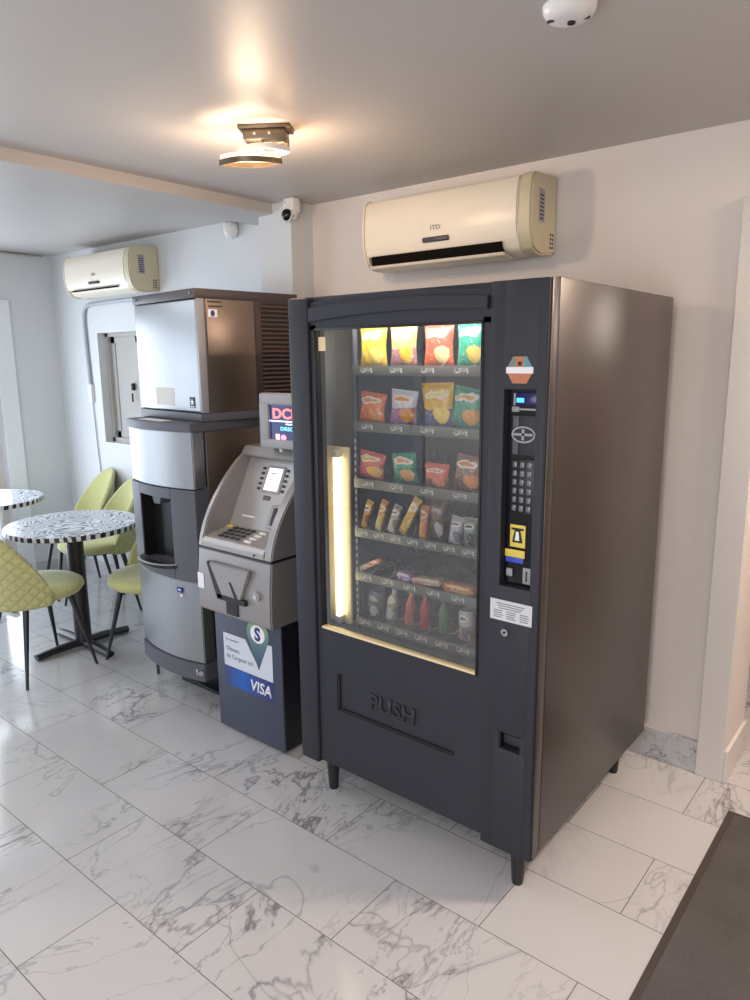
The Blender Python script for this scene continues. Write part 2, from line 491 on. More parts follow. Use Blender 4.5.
# white casing around the left door
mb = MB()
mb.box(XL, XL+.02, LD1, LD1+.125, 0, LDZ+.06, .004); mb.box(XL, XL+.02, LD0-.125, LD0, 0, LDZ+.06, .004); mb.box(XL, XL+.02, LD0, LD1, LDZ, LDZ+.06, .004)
struct(mb.build('trim_2', M['trim_daylit'], smooth=0))
mb = MB(); mb.box(XL, -4.42, YW-.012, YW, 0, HC, .003)
# thin conduit along the left wall top
mb2 = MB(); mb2.tube([(XL+.012, YB+.2, HC-.012), (XL+.012, .93, HC-.012)], .008, 8)
struct(mb2.build('trim_3', M['alum'], smooth=60))
mb.bm.free()

# window_1: recessed sliding window of the left front wall
o = MB()
y0, y1 = 1.09, 1.13
o.box(WX0, WX1, y0-.03, y1+.02, WZ0, WZ0+.03); o.box(WX0, WX1, y0-.03, y1+.02, WZ1-.025, WZ1)
o.box(WX0, WX0+.03, y0-.03, y1+.02, WZ0, WZ1); o.box(WX1-.03, WX1, y0-.03, y1+.02, WZ0, WZ1)
win = struct(o.build('window_1', M['alum'], smooth=0))
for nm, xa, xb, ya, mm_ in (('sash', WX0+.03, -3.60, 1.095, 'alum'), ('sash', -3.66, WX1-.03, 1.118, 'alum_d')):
    s = MB(); w = .045
    s.box(xa, xb, ya-.01, ya+.01, WZ0+.03, WZ0+.03+w); s.box(xa, xb, ya-.01, ya+.01, WZ1-.025-w, WZ1-.025)
    s.box(xa, xa+w, ya-.01, ya+.01, WZ0+.03, WZ1-.025); s.box(xb-w, xb, ya-.01, ya+.01, WZ0+.03, WZ1-.025)
    sh = s.build(nm, M[mm_], win, smooth=0)
    p = MB(); p.box(xa+w-.005, xb-w+.005, ya-.003, ya+.003, WZ0+.03+w-.005, WZ1-.025-w+.005); p.build('pane', M['frostgrey'] if 'frostgrey' in M else M['alum'], sh, smooth=0)
mb = MB(); mb.box(-3.71, -3.69, 1.065, 1.087, 1.42, 1.47, .004); mb.tube([(-3.70,1.067,1.40),(-3.70,1.067,1.34)], .006, 8)
mb.build('latch', M['black'], win)
# closing panel behind the window, a plain grey shutter
o = MB()
for i in range(9):
    x = WX0+.02+i*.09; o.box(x, x+.088, 1.15, 1.16, WZ0, WZ1, .002)
o.build('shutter', M['alum'], win, smooth=0)

# doorway casing
mb = MB()
mb.box(.19, DX0, YW-.02, YW, 0, 2.15, .003); mb.box(DX0, DX1, YW-.02, YW, DZ, 2.15, .003); mb.box(DX1, DX1+.1, YW-.02, YW, 0, 2.15, .003)
struct(mb.build('trim_4', M['trim'], smooth=0))
mb = MB(); mb.box(DX0-.001, DX0+.012, YW-.02, YW+.29, 0, .135, .003)
struct(mb.build('baseboard_doorway', M['trim'], smooth=0))
mb = MB(); mb.box(-1.83, .19, YW-.012, YW, 0, .135, .002)
struct(mb.build('baseboard_front', M['skirt'], smooth=0))
mb = MB(); mb.box(XL+.02, -2.08, YW-.012, YW, 0, .10, .002)
struct(mb.build('baseboard_front_left', M['skirt'], smooth=0))
mb = MB(); mb.box(XL, XL+.012, LD1+.125, YW-.012, 0, .10, .002)
struct(mb.build('baseboard_left', M['skirt'], smooth=0))
mb = MB(); mb.box(DX0, XR, 1.45, 2.0, 0, .004)
mb.bm.free()

# ------------------------------------------------------------------ vending machine
VB, VT, VW, VD = .145, 1.83, .955, .93
vm = thing('vending_machine', 'tall dark vending machine with glass front full of snacks and drinks', 'vending machine', (-.4775, .45, 0))
mb = MB()
mb.box(-.02, 0, .004, VD, VB, VT, .003)                    # right side panel
mb.build('side_panel', M['side_dark'], vm)
mb = MB()
mb.box(-VW, -VW+.02, .0, VD, VB, VT, .003)
mb.box(-VW+.02, -.02, .0, VD, VT-.06, VT, .002)
mb.box(-VW+.02, -.02, .0, VD, VB, VB+.03, .002)
mb.box(-VW+.02, -.02, VD-.02, VD, VB+.03, VT-.06)
mb.box(-.19, -.02, .012, VD-.02, VB+.03, VT-.06)            # electronics bay
mb.build('cabinet', M['door_mid'], vm)
mb = MB()
mb.box(-VW+.022, -VW+.034, .02, .66, .62, 1.765)
mb.box(-.202, -.192, .02, .66, .62, 1.765)
mb.box(-VW+.034, -.202, .62, .64, .62, 1.765)
mb.box(-VW+.034, -.202, .02, .62, 1.755, 1.765)
mb.box(-VW+.034, -.202, .02, .62, .60, .615)
mb.build('liner', M['liner'], vm, smooth=0)
# door: pieces in front, back plane y=-.003
DF = -.045
mb = MB()
mb.box(-.955, -.864, DF-.012, -.004, VB, 1.826, .010, 3)               # left pillar
mb.build('pillar', M['door_dark'], vm)
mb = MB()
mb.box(-.860, -.836, DF, -.004, .158, 1.735)                            # left stile
mb.box(-.2, -.1755, DF, -.004, .158, 1.735)                             # right stile
mb.box(-.836, -.2, DF, -.004, .528, .684)
mb.box(-.836, -.2, DF, -.004, .158, .385)
mb.box(-.836, -.774, DF, -.004, .385, .528)
mb.box(-.278, -.2, DF, -.004, .385, .528)
door = mb.build('door', M['door_dark'], vm)
# header with a bowed ridge
n = 20; pts = []
for i in range(n+1):
    t = i/n; x = -.860+(.860-.1775)*t; pts.append((x, 1.800+.022*sin(pi*(.12+.75*t))))
mb = MB(); mb.prism([(-.860, 1.72)]+[(-.1755, 1.72)]+list(reversed(pts)), 'y', DF, -.004)
mb.box(-.8600, -.1775, -.03, -.004, 1.79, 1.826, .002)
hd = mb.build('header', M['door_dark'], vm, smooth=30)
pts = []
for i in range(n+1):
    t = i/n; x = -.858+(.678)*t; pts.append((x, 1.782+.022*sin(pi*(.12+.75*t))))
low = [(x, z-.045+.01*(i/n)) for i, (x, z) in enumerate(pts)]
mb = MB(); mb.prism(low+list(reversed(pts)), 'y', DF-.014, DF+.002, .002)
mb.build('visor', M['door_dark'], hd, smooth=30)
# right control column
mb = MB()
CX0, CX1 = -.1745, 0.0
RX0, RX1, RZ0, RZ1 = -.128, -.034, .985, 1.54
yb = DF-.006
mb.box(CX0, RX0, yb, -.004, .137, 1.826, .004); mb.box(RX1, CX1-.004, yb, -.004, .137, 1.826, .006, 3)
mb.box(RX0-.004, RX1+.004, yb, -.004, RZ1, 1.826, .004)
mb.box(RX0-.004, RX1+.004, yb, -.004, .53, RZ0, .004)
mb.box(RX0-.004, RX1+.004, yb, -.004, .137, .478, .004)
mb.box(RX0-.004, -.117, yb, -.004, .475, .535, 0); mb.box(-.047, RX1+.004, yb, -.004, .475, .535, 0)
colm = mb.build('control_column', M['door_dark'], vm)
mb = MB(); mb.box(-.004, .0005, DF+.004, -.001, .14, 1.826, .001)
mb.build('edge_strip', M['side_dark'], vm)
mb = MB(); mb.box(RX0, RX1, DF+.02, -.004, RZ0, RZ1); pan = mb.build('selection_panel', M['gloss_black'], colm, smooth=0)
py = DF+.019
# window glass + black gasket + lower light sill
mb = MB()
for b in ((-.845, -.838, .68, 1.725), (-.205, -.198, .68, 1.725), (-.845, -.198, 1.718, 1.725)):
    mb.box(b[0], b[1], DF-.004, DF+.02, b[2], b[3], .001)
mb.build('gasket', M['black'], door)
mb = MB(); mb.box(-.838, -.205, DF-.004, DF+.02, .684, .692, .001); mb.build('sill', M['tubeback'], door)
mb = MB(); mb.grid(lambda u, v: Vector((-.838+.633*u, DF+.010, .69+1.03*v)), 2, 2); mb.build('glass', M['vglass'], door, smooth=0)
mb = MB(); mb.box(-.831, -.801, DF+.0065, DF+.0078, 1.652, 1.697); mb.build('window_sticker', M['tubeback'], door, smooth=0)
# push flap
mb = MB(); mb.box(-.774, -.278, DF+.008, -.006, .385, .528)
fl = mb.build('delivery_flap', M['door_dark'], door, smooth=0)
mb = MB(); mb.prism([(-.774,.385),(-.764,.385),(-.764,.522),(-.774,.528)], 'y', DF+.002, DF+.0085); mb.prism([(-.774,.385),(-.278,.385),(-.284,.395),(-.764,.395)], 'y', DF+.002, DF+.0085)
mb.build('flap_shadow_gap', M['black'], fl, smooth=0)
mb = MB(); mb.box(-.764, -.278, DF+.004, DF+.0085, .5225, .528); mb.box(-.283, -.278, DF+.004, DF+.0085, .395, .5225); mb.build('flap_edge_shade', M['door_mid'], fl, smooth=0)  # dark strips paint the recess shade along the flap edges
text_bm('PUSH', (-.625, DF+.008, .435), w=.19, h=.058, depth=.006, bold=.012).build('lettering', M['door_dark'], fl, smooth=0)
# lock and coin return
mb = MB(); mb.tube([(-.105, yb+.002, .847), (-.105, yb-.006, .847)], .011, 20); lk = mb.build('lock', M['chrome'], colm)
mb = MB(); mb.tube([(-.105, yb-.005, .847), (-.105, yb-.008, .847)], .004, 12); mb.build('keyhole', M['black'], lk)
mb = MB(); mb.box(-.117, -.047, -.02, -.006, .478, .531); mb.box(-.117, -.112, yb+.002, -.01, .478, .531)
cr = mb.build('coin_return', M['black'], colm, smooth=0)
mb = MB(); mb.box(-.108, -.05, DF+.006, DF+.012, .492, .522, .003); mb.build('flap', M['door_mid'], cr)
# hexagon sticker
def hexa(cx, cz, rx, rz, y0, y1, m, parent, nm, cut=None):
    mb = MB(); P = [(cx+rx*cos(a), cz+rz*sin(a)) for a in [R_(k*60) for k in range(6)]]
    mb.prism(P, 'y', y0, y1); return mb.build(nm, m, parent, smooth=0)
hx = hexa(-.082, 1.592, .041, .041, yb-.0012, yb, mat('orange_brown_sticker', (190,120,90), .4, var=.25, nscale=60), colm, 'hexagon_sticker')
mb = MB(); mb.prism([(-.120,1.597), (-.102,1.627), (-.094,1.627), (-.094,1.597)], 'y', yb-.0018, yb-.001); mb.build('teal_field', mat('green_grey_print', (120,140,130), .4, var=.3, nscale=80), hx, smooth=0)
mb = MB(); mb.prism([(-.070,1.597), (-.070,1.627), (-.062,1.627), (-.044,1.597)], 'y', yb-.0018, yb-.001)
mb.build('teal_field', mat('teal_print', (90,150,165), .4, var=.3, nscale=80), hx, smooth=0)
mb = MB(); mb.box(-.122, -.042, yb-.0022, yb-.001, 1.583, 1.600); mb.build('white_band', M['white_print'], hx, smooth=0)
mb = MB(); mb.prism([(-.087,1.604),(-.077,1.604),(-.077,1.614),(-.087,1.614)], 'y', yb-.0024, yb-.001); mb.build('mark', M['black'], hx, smooth=0)
# display, validator, oval badge
mb = MB(); mb.box(-.108, -.036, py-.004, py+.002, 1.497, 1.532, .002); dsp = mb.build('display', mat('blue_screen', (22,24,80), .2, emit=.15), pan)
mb = MB(); mb.box(-.100, -.078, py-.005, py-.003, 1.505, 1.517); mb.build('display_text', mat('lit_blue_text', (70,170,255), .3, emit=1.6), dsp, smooth=0)
mb = MB(); mb.box(-.109, -.103, py-.005, py-.002, 1.497, 1.53); mb.build('display_edge', M['grey_lt'], dsp, smooth=0)
mb = MB(); mb.box(-.112, -.034, py-.004, py+.002, 1.484, 1.489); mb.box(-.114, -.092, py-.006, py+.002, 1.479, 1.494, .002); mb.build('reader_bar', M['grey_lt'], pan)
mb = MB(); mb.box(-.112, -.038, py-.003, py+.002, 1.360, 1.470, .002); vp = mb.build('bill_validator', M['door_mid'], pan)
mb = MB(); mb.box(-.110, -.092, py-.005, py-.002, 1.362, 1.468, .002); mb.build('slot_bar', M['grey_pl'], vp)
mb = MB(); mb.prism([(-.075+.036*cos(2*pi*k/32), 1.418+.023*sin(2*pi*k/32)) for k in range(32)], 'y', py-.008, py-.003); bd = mb.build('oval_badge', M['chrome'], vp)
mb = MB(); mb.prism([(-.075+.031*cos(2*pi*k/32), 1.418+.018*sin(2*pi*k/32)) for k in range(32)], 'y', py-.009, py-.007); mb.build('badge_field', M['door_mid'], bd)
mb = MB(); mb.box(-.104, -.046, py-.0105, py-.0085, 1.415, 1.422); mb.prism([(-.079,1.403),(-.071,1.403),(-.071,1.433),(-.079,1.433)], 'y', py-.0105, py-.0085)
mb.build('badge_emblem', M['chrome'], bd, smooth=0)
mb = MB(); mb.box(-.116, -.040, py-.002, py+.002, 1.195, 1.350, .002); kp = mb.build('keypad', M['black'], pan)
kmb = MB(); kmb.box(-.0065, .0065, -.004, .0, -.0085, .0085, .002)
key = None
for r in range(6):
    for c in range(3):
        if key is None:
            key = kmb.build('key', M['key'], kp); key.location = (0,0,0); kloc = vm.location
            k_ = key
        else:
            k_ = key.copy(); COL.objects.link(k_); k_.parent = kp
        # vertices were shifted by the root offset; place relative to it
        k_.location = (-.1005+.0225*c - 0, py-.001, 1.334-.0246*r)
mb = MB(); mb.box(-.110, -.062, py-.003, py, 1.098, 1.163, .001); ys = mb.build('bell_sticker', M['yellow'], pan)
mb = MB(); mb.prism([(-.102,1.112),(-.070,1.112),(-.078,1.150),(-.094,1.150)], 'y', py-.0045, py-.002); mb.box(-.105,-.067,py-.0045,py-.002,1.148,1.154); mb.build('sticker_picture', M['black'], ys, smooth=0)
mb = MB(); mb.prism([(-.093,1.118),(-.079,1.118),(-.082,1.144),(-.090,1.144)], 'y', py-.0055, py-.003); mb.build('sticker_figure', M['white_print'], ys, smooth=0)
mb = MB(); mb.box(-.124, -.062, py-.004, py, 1.068, 1.090, .001); mb.build('yellow_strip', M['yellow'], pan)
mb = MB(); mb.box(-.122, -.066, py-.003, py, 1.052, 1.0675, .001); mb.build('blue_strip', M['bluesticker'], pan)
mb = MB(); mb.box(-.1185, -.098, py-.006, py, 1.010, 1.034, .003); mb.build('coin_button', M['grey_lt'], pan)
mb = MB(); mb.box(-.066, -.040, py-.006, py, .995, 1.043, .003); cs = mb.build('coin_slot_plate', M['grey_lt'], pan)
mb = MB(); mb.box(-.055, -.051, py-.008, py-.004, 1.003, 1.034); mb.build('slot', M['black'], cs, smooth=0)
# instruction label
mb = MB(); mb.box(-.155, -.022, yb-.001, yb, .880, .942); il = mb.build('instruction_label', mat('pale_label', (206,208,216), .5, var=.06, nscale=30), colm, smooth=0)
mb = MB()
for i in range(3): mb.box(-.135+.004*i, -.045-.006*i, yb-.0016, yb-.0008, .930-.007*i, .9325-.007*i)
for c in range(3):
    for i in range(4): mb.box(-.143+.042*c, -.143+.042*c+random.uniform(.024,.034), yb-.0016, yb-.0008, .908-.0065*i, .9105-.0065*i)
mb.build('printed_lines', M['grey_print'], il, smooth=0)
# legs
for x, y in ((-.872, .03), (-.072, .0+.012), (-.872, .86), (-.07, .80)):
    mb = MB(); mb.lathe([(.0,.0),(.017,.0),(.019,.012),(.019,.014),(.027,.146)], (x, y, 0), 20)
    mb.build('leg', M['steelleg'], vm)
# lamp inside the door's left edge
mb = MB(); mb.box(-.922, -.806, .075, .085, .665, 1.32, .002); lb = mb.build('lamp_housing', M['tubeback'], vm)
mb = MB(); mb.tube([(-.848, .055, .70), (-.848, .055, 1.285)], .0105, 14); mb.build('lamp_tube', M['tube'], lb)
mb = MB(); mb.box(-.86,-.836,.044,.072,.672,.70,.003); mb.build('lamp_socket', M['white'], lb)
mb = MB(); mb.box(-.86,-.836,.044,.072,1.285,1.31,.003); mb.build('lamp_socket', M['white'], lb)
mb = MB(); mb.box(-.803, -.789, .10, .112, .63, 1.75, .001)
rl = mb.build('shelf_rail', M['grey_pl'], vm)
mb = MB(); z = .66
while z < 1.34: mb.box(-.799, -.794, .0985, .1005, z, z+.014); z += .026
mb.build('rail_slots', M['white_print'], rl, smooth=0)

SHZ = [1.590, 1.400, 1.202, 1.024, .862, .690]
M['shelf'] = mat('shelf_metal', (92,92,96), .45, metal=.4)
M['strip'] = mat('clear_price_rail', (112,112,108), .3, spec=.6)
def tagmat():
    k = NT('price_tag'); c = k.coord('Generated')
    n = k.noise(k.mapping(c, scale=(9,1,2.2)), 1.0, 1)
    k.l(k.mix(k.math('GREATER_THAN', n.outputs[0], .52), lin((118,118,114)), lin((226,226,218))), k.b.inputs['Base Color'])
    return k.m
M['pricetag'] = tagmat()
ncol = [5, 5, 5, 8, 6, 7]
shelves = []
for i, z in enumerate(SHZ):
    mb = MB(); mb.box(-.786, -.204, .085, .60, z-.008, z, .001)
    sh = mb.build('shelf', M['shelf'], vm, smooth=0); shelves.append(sh)
    mb = MB(); mb.box(-.786, -.204, .078, .084, z-.020, z+.012, .001); mb.build('price_rail', M['strip'], sh)
    nc = 4.65 if ncol[i] == 5 else ncol[i]
    w = .582/nc; mb = MB()
    for c in range(int(math.ceil(nc))):
        x = -.786+w*(c+.5)
        if x > -.215: continue
        ww = min(.05, w*.6)
        mb = MB(); mb.box(x-ww/2, x+ww/2, .0768, .0785, z-.011, z+.005, .0004)
        mb.build('price_tag', M['pricetag'], sh, smooth=0)
def coil(xc, z, r, parent, y0=.10, turns=5, y1=.55):
    mb = MB(); N = turns*14
    mb.tube([(xc+r*cos(2*pi*k/14-pi/2), y0+(y1-y0)*k/N, z+r+.004+r*sin(2*pi*k/14-pi/2)) for k in range(N+1)], .0016, 5)
    mb.build('coil', M['coil'], parent, smooth=60)

# ------------------------------------------------------------------ snacks and drinks
def pouch(name, label, group, x, z, w, h, m, tilt=0.0, y=.118, depth=.035, lean=0.0, cat='snack bag'):
    mb = MB()
    for sgn in (-1, 1):
        def fn(u, v, sgn=sgn):
            a = (u-.5)*2; b = (v-.5)*2
            seal = .90
            th = max(0, 1-abs(a)**3.2)*max(0, 1-(min(1, abs(b)/seal))**2.6)
            wr = .0016*sin(v*70)*(1 if abs(b) > seal else 0)+.0022*sin(a*9+b*7)*th
            xx = a*w/2*(1-.06*max(0, 1-abs(b))**2*1.0)*(1-.03*cos(b*3)); zz = b*h/2
            return Vector((xx, sgn*(depth/2*th**.6)+wr, zz))
        mb.grid(fn, 15, 21)
    bmesh.ops.remove_doubles(mb.bm, verts=mb.bm.verts, dist=.0006)
    bmesh.ops.recalc_face_normals(mb.bm, faces=mb.bm.faces)
    rot = Matrix.Rotation(tilt, 4, 'Y') @ Matrix.Rotation(lean, 4, 'X')
    mb.bm.transform(Matrix.Translation((0, 0, h/2)) @ rot)
    o = mb.build(name, m, smooth=60)
    mz = min(v.co.z for v in o.data.vertices)
    for v in o.data.vertices: v.co.z -= mz
    o.location = (x, y, z)
    return tag(o, label, cat, group)
def px2x(u, v, y):
    """x of the point of plane y seen at photo position (u, v): measured from the photograph"""
    d = cF + cR*(u-375)/715.22 - cU*(v-500)/715.22
    t = (y+1.79728647)/d.y
    return 0.84325282+t*d.x, 1.6270337+t*d.z
G1 = 'snack bags on the top shelf of the vending machine'; G2 = 'snack bags on the second shelf of the vending machine'; G3 = 'snack bags on the third shelf of the vending machine'
bags = [
 # label, group, px centre, px width, shelf, height, mat args, tilt
 ('yellow crisp bag, first from the left on the top vending shelf', G1, 374, 26, 0, .150, ((232,196,60),(222,184,50),(240,214,110),.3), 0),
 ('white and yellow snack bag with purple lower corner on the top vending shelf', G1, 404, 26, 0, .150, ((238,214,120),(176,120,130),(240,190,50),.45), 0),
 ('red and orange crisp bag on the top vending shelf', G1, 439, 29, 0, .150, ((226,96,74),(224,104,60),(240,220,160),.4), 0),
 ('teal green crisp bag on the top vending shelf beside the red bag', G1, 471, 27, 0, .150, ((52,160,130),(60,166,134),(240,196,90),.4), 0),
 ('orange crisp bag, first from the left on the second vending shelf', G2, 373, 25, 1, .105, ((236,132,70),(226,112,56),(240,160,90),.4), R_(6)),
 ('white, blue and purple snack bag on the second vending shelf', G2, 404, 26, 1, .118, ((226,220,232),(180,120,170),(240,160,50),.5), R_(4)),
 ('large yellow snack bag with blue bottom on the second vending shelf', G2, 438, 31, 1, .145, ((244,192,40),(70,84,130),(250,220,90),.42), R_(-2)),
 ('teal green crisp bag leaning on the second vending shelf', G2, 467, 29, 1, .125, ((70,170,140),(56,156,128),(240,170,90),.4), R_(10)),
 ('pink and yellow snack bag, first from the left on the third vending shelf', G3, 372, 25, 2, .095, ((226,110,100),(206,96,110),(240,190,80),.5), R_(8)),
 ('small green crisp bag with orange disc on the third vending shelf', G3, 405, 24, 2, .105, ((60,160,120),(40,128,96),(240,170,90),.5), R_(-6)),
 ('salmon red snack bag on the third vending shelf', G3, 437, 24, 2, .085, ((232,110,84),(120,70,66),(236,130,100),.4), 0),
 ('brown and white snack bag with orange picture on the third vending shelf', G3, 468, 26, 2, .115, ((150,110,90),(96,70,62),(240,150,70),.4), R_(8)),
]
for i, (lb_, g, uc, pw, si, h, ma, tl) in enumerate(bags):
    z = SHZ[si]
    # horizontal place from the photograph on the plane y=.125
    v = 360 if si == 0 else (420 if si == 1 else 478)
    x, _ = px2x(uc, v, .122); x0, _ = px2x(uc-pw/2, v, .122); x1, _ = px2x(uc+pw/2, v, .122)
    pouch('snack_bag', lb_, g, x, z+.001, (x1-x0)*1.0, h, bag_mat('packet_print', *ma), tilt=tl, y=.122)
    coil(x, z, .034, shelves[si])
    
# candy bars standing on the fourth shelf
def barp(name, label, group, u0, v0, u1, v1, w, m, y=.115, cat='candy bar', depth=.018):
    """slim wrapped bar between two measured ends of the plane y"""
    xa, za = px2x(u0, v0, y); xb, zb = px2x(u1, v1, y)
    L = math.hypot(xb-xa, zb-za); a = math.atan2(xb-xa, zb-za)
    mb = MB()
    def fn(u, v):
        ang = u*2*pi; b = (v-.5)*2
        s = 1 if abs(b) < .86 else 0.16
        ww = w/2*(1 if abs(b) < .86 else 1.06)
        k = 1/max(abs(cos(ang)), abs(sin(ang)))**.7
        return Vector((cos(ang)*ww*min(k,1.2)*.92, sin(ang)*depth/2*s*min(k,1.2), b*L/2))
    mb.grid(fn, 16, 24, closeu=True)
    bmesh.ops.holes_fill(mb.bm, edges=[e for e in mb.bm.edges if e.is_boundary], sides=0)
    mb.bm.transform(Matrix.Rotation(a, 4, 'Y'))
    bmesh.ops.recalc_face_normals(mb.bm, faces=mb.bm.faces)
    o = mb.build(name, m, smooth=50)
    mz = min(v.co.z for v in o.data.vertices)
    for v in o.data.vertices: v.co.z -= mz
    o.location = ((xa+xb)/2, y, (za+zb)/2+mz)
    return tag(o, label, cat, group)
G4 = 'candy bars on the fourth shelf of the vending machine'
z4 = SHZ[3]
def on_shelf(o, z): o.location.z = z+.001; return o
c4 = [
 ('yellow and brown slim candy bar, first from the left on the fourth vending shelf', 364, 526, 371, 499, .030, ((226,180,60),(210,160,40),(120,60,40),.6)),
 ('pale yellow slim candy bar, second from the left on the fourth vending shelf', 378, 527, 386, 497, .030, ((224,150,90),(226,210,150),(220,180,80),.5)),
 ('silver grey slim candy bar, third from the left on the fourth vending shelf', 391, 527, 399, 500, .036, ((170,166,160),(200,196,186),(130,120,110),.5)),
 ('long gold candy bar leaning across the fourth vending shelf', 402, 531, 419, 496, .036, ((226,184,70),(210,166,60),(244,214,120),.5)),
 ('pink and orange candy bar on the fourth vending shelf beside the long gold one', 423, 534, 426, 500, .032, ((214,140,110),(230,170,90),(230,120,90),.45)),
]
for lb_, u0, v0, u1, v1, w, ma in c4:
    o = barp('candy_bar', lb_, G4, u0, v0, u1, v1, w, bag_mat('bar_wrapper', *ma)); on_shelf(o, z4)
    coil(o.location.x, z4, .024, shelves[3], turns=8)
x, _ = px2x(438, 520, .13)
pouch('snack_bag', 'dark brown snack pouch on the fourth vending shelf beside the candy bars', 'pouches on the fourth shelf of the vending machine', x, z4+.001, .062, .145, bag_mat('packet_print', (96,74,54), (60,54,60), (190,180,190), .35, (150,130,110)), y=.13)
x, _ = px2x(457, 525, .12)
pouch('snack_bag', 'white and grey sweet pouch on the fourth vending shelf', 'pouches on the fourth shelf of the vending machine', x, z4+.001, .050, .095, bag_mat('packet_print', (196,196,206), (214,214,220), (120,120,150), .4), y=.12, tilt=R_(8))
x, _ = px2x(471, 525, .12)
pouch('snack_bag', 'pale green sweet pouch with dark arrow shape on the fourth vending shelf', 'pouches on the fourth shelf of the vending machine', x, z4+.001, .050, .100, bag_mat('packet_print', (150,170,160), (120,130,130), (60,66,70), .5), y=.12)
for u in (438, 457, 471): coil(px2x(u, 525, .12)[0], z4, .024, shelves[3], turns=6)

# fifth shelf: small packs lying
z5 = SHZ[4]
G5 = 'small packs on the fifth shelf of the vending machine'
def pack(name, label, u0, u1, v, h, m, tilt=0.0, y=.125, cat='gum pack'):
    x0, _ = px2x(u0, v, y); x1, _ = px2x(u1, v, y); w = x1-x0
    mb = MB(); mb.box(-w/2, w/2, -.02, .02, 0, h, min(.005, h*.3), 3)
    # crimped ends
    mb.box(-w/2-.008, -w/2+.002, -.018, .018, h*.42, h*.58); mb.box(w/2-.002, w/2+.008, -.018, .018, h*.42, h*.58)
    mb.bm.transform(Matrix.Rotation(tilt, 4, 'Y'))
    o = mb.build(name, m, smooth=40)
    mz = min(v_.co.z for v_ in o.data.vertices)
    for v_ in o.data.vertices: v_.co.z -= mz
    o.location = ((x0+x1)/2, y, z5+.001)
    return tag(o, label, cat, G5)
pack('candy_bar', 'orange and white bar lying tilted at the left of the fifth vending shelf', 361, 385, 560, .020, bag_mat('bar_wrapper', (226,130,80),(236,214,190),(230,160,90),.5), R_(-27), cat='candy bar')
pack('gum_pack', 'small purple gum pack on the fifth vending shelf', 400, 413, 563, .034, bag_mat('bar_wrapper', (190,150,210),(150,110,190),(230,210,240),.5))
pack('candy_bar', 'beige and pink bar lying on the middle of the fifth vending shelf', 415, 443, 573, .024, bag_mat('bar_wrapper', (222,190,170),(214,150,140),(240,220,200),.5), R_(-6), cat='candy bar')
pack('candy_bar', 'orange and yellow pack lying at the right of the fifth vending shelf', 447, 474, 580, .032, bag_mat('bar_wrapper', (236,150,50),(226,120,60),(240,200,110),.5), 0, cat='candy bar')
for u in (372, 390, 408, 430, 452, 468): coil(px2x(u, 575, .12)[0], z5, .026, shelves[4], turns=7)

# bottom shelf: bottles and cans
z6 = SHZ[5]
G6 = 'drinks on the bottom shelf of the vending machine'
def drink(kind, label, u, m_body, m_cap, h, r, tilt=0.0, y=.16):
    x, _ = px2x(u, 600, y)
    t = thing(kind, label, 'drink', (x, y, z6+.001), 0, G6, local=True)
    t.rotation_euler = (tilt*.3, tilt, 0)
    if kind == 'drink_can':
        mb = MB(); mb.lathe([(0,.0),(r*.78,0),(r,.008),(r,h-.012),(r*.86,h-.002)], seg=24); mb.build('can_body', m_body, t)
        mb = MB(); mb.lathe([(0,h-.004),(r*.8,h-.004),(r*.86,h-.001),(r*.86,h+.001),(r*.8,h+.001),(r*.78,h-.003)], seg=24); mb.build('can_lid', m_cap, t)
    else:
        mb = MB(); mb.lathe([(0,0),(r*.85,0),(r,.008),(r,h*.32),(r*.93,h*.38),(r,h*.46),(r,h*.60),(r*.82,h*.72),(r*.45,h*.84),(r*.40,h*.90)], seg=24); mb.build('bottle_body', m_body, t)
        mb = MB(); mb.lathe([(0,h*.89),(r*.48,h*.89),(r*.48,h-.002),(r*.42,h),(0,h)], seg=20); mb.build('cap', m_cap, t)
    return t
pl = lambda nm, c, **k: mat(nm, c, k.pop('rough', .2), var=.25, nscale=30, **k)
drink('drink_can', 'silver patterned can with a blue top at the left of the bottom vending shelf', 375, bag_mat('can_print', (120,120,120),(70,70,74),(200,200,196),.4,(190,190,190)), pl('blue_lid', (90,130,190)), .105, .031, R_(12))
drink('drink_bottle', 'white and blue bottle on the bottom vending shelf', 391, bag_mat('bottle_print', (190,180,140),(150,170,210),(210,210,200),.5), pl('pale_cap', (190,200,214)), .125, .022, R_(12))
drink('drink_bottle', 'slim orange bottle on the bottom vending shelf', 409, pl('orange_liquid', (206,112,62)), pl('orange_cap', (220,150,110)), .125, .019, R_(8))
drink('drink_bottle', 'slim red bottle on the bottom vending shelf', 425, pl('red_liquid', (190,54,50)), pl('red_cap', (214,80,70)), .125, .019, R_(2))
drink('drink_bottle', 'dark green bottle on the bottom vending shelf', 444, pl('green_liquid', (60,120,66)), pl('green_cap', (60,90,60)), .120, .019, 0)
drink('drink_can', 'white patterned can at the right of the bottom vending shelf', 467, bag_mat('can_print', (206,200,190),(180,150,130),(110,120,140),.5), M['chrome'], .108, .026, 0)
for u in (375, 391, 409, 425, 444, 467): coil(px2x(u, 620, .12)[0], z6, .022, shelves[5], turns=7)

# ------------------------------------------------------------------ cash machine
AX0, AX1 = -1.60, -1.18
atm = thing('cash_machine', 'silver grey cash machine on a dark slate cabinet beside the vending machine', 'atm', (-1.39, .32, 0))
mb = MB(); mb.box(AX0+.004, AX1-.004, .074, .60, .012, .86, .004); mb.box(AX0+.02, AX1-.02, .10, .58, 0, .014)
mb.build('cabinet', M['atm_side'], atm)
mb = MB(); mb.box(AX0, AX1, .066, .078, .012, .60, .004); bdy = mb.build('cabinet_door', M['atm_body'], atm)
FX0, FX1 = -1.622, -1.165
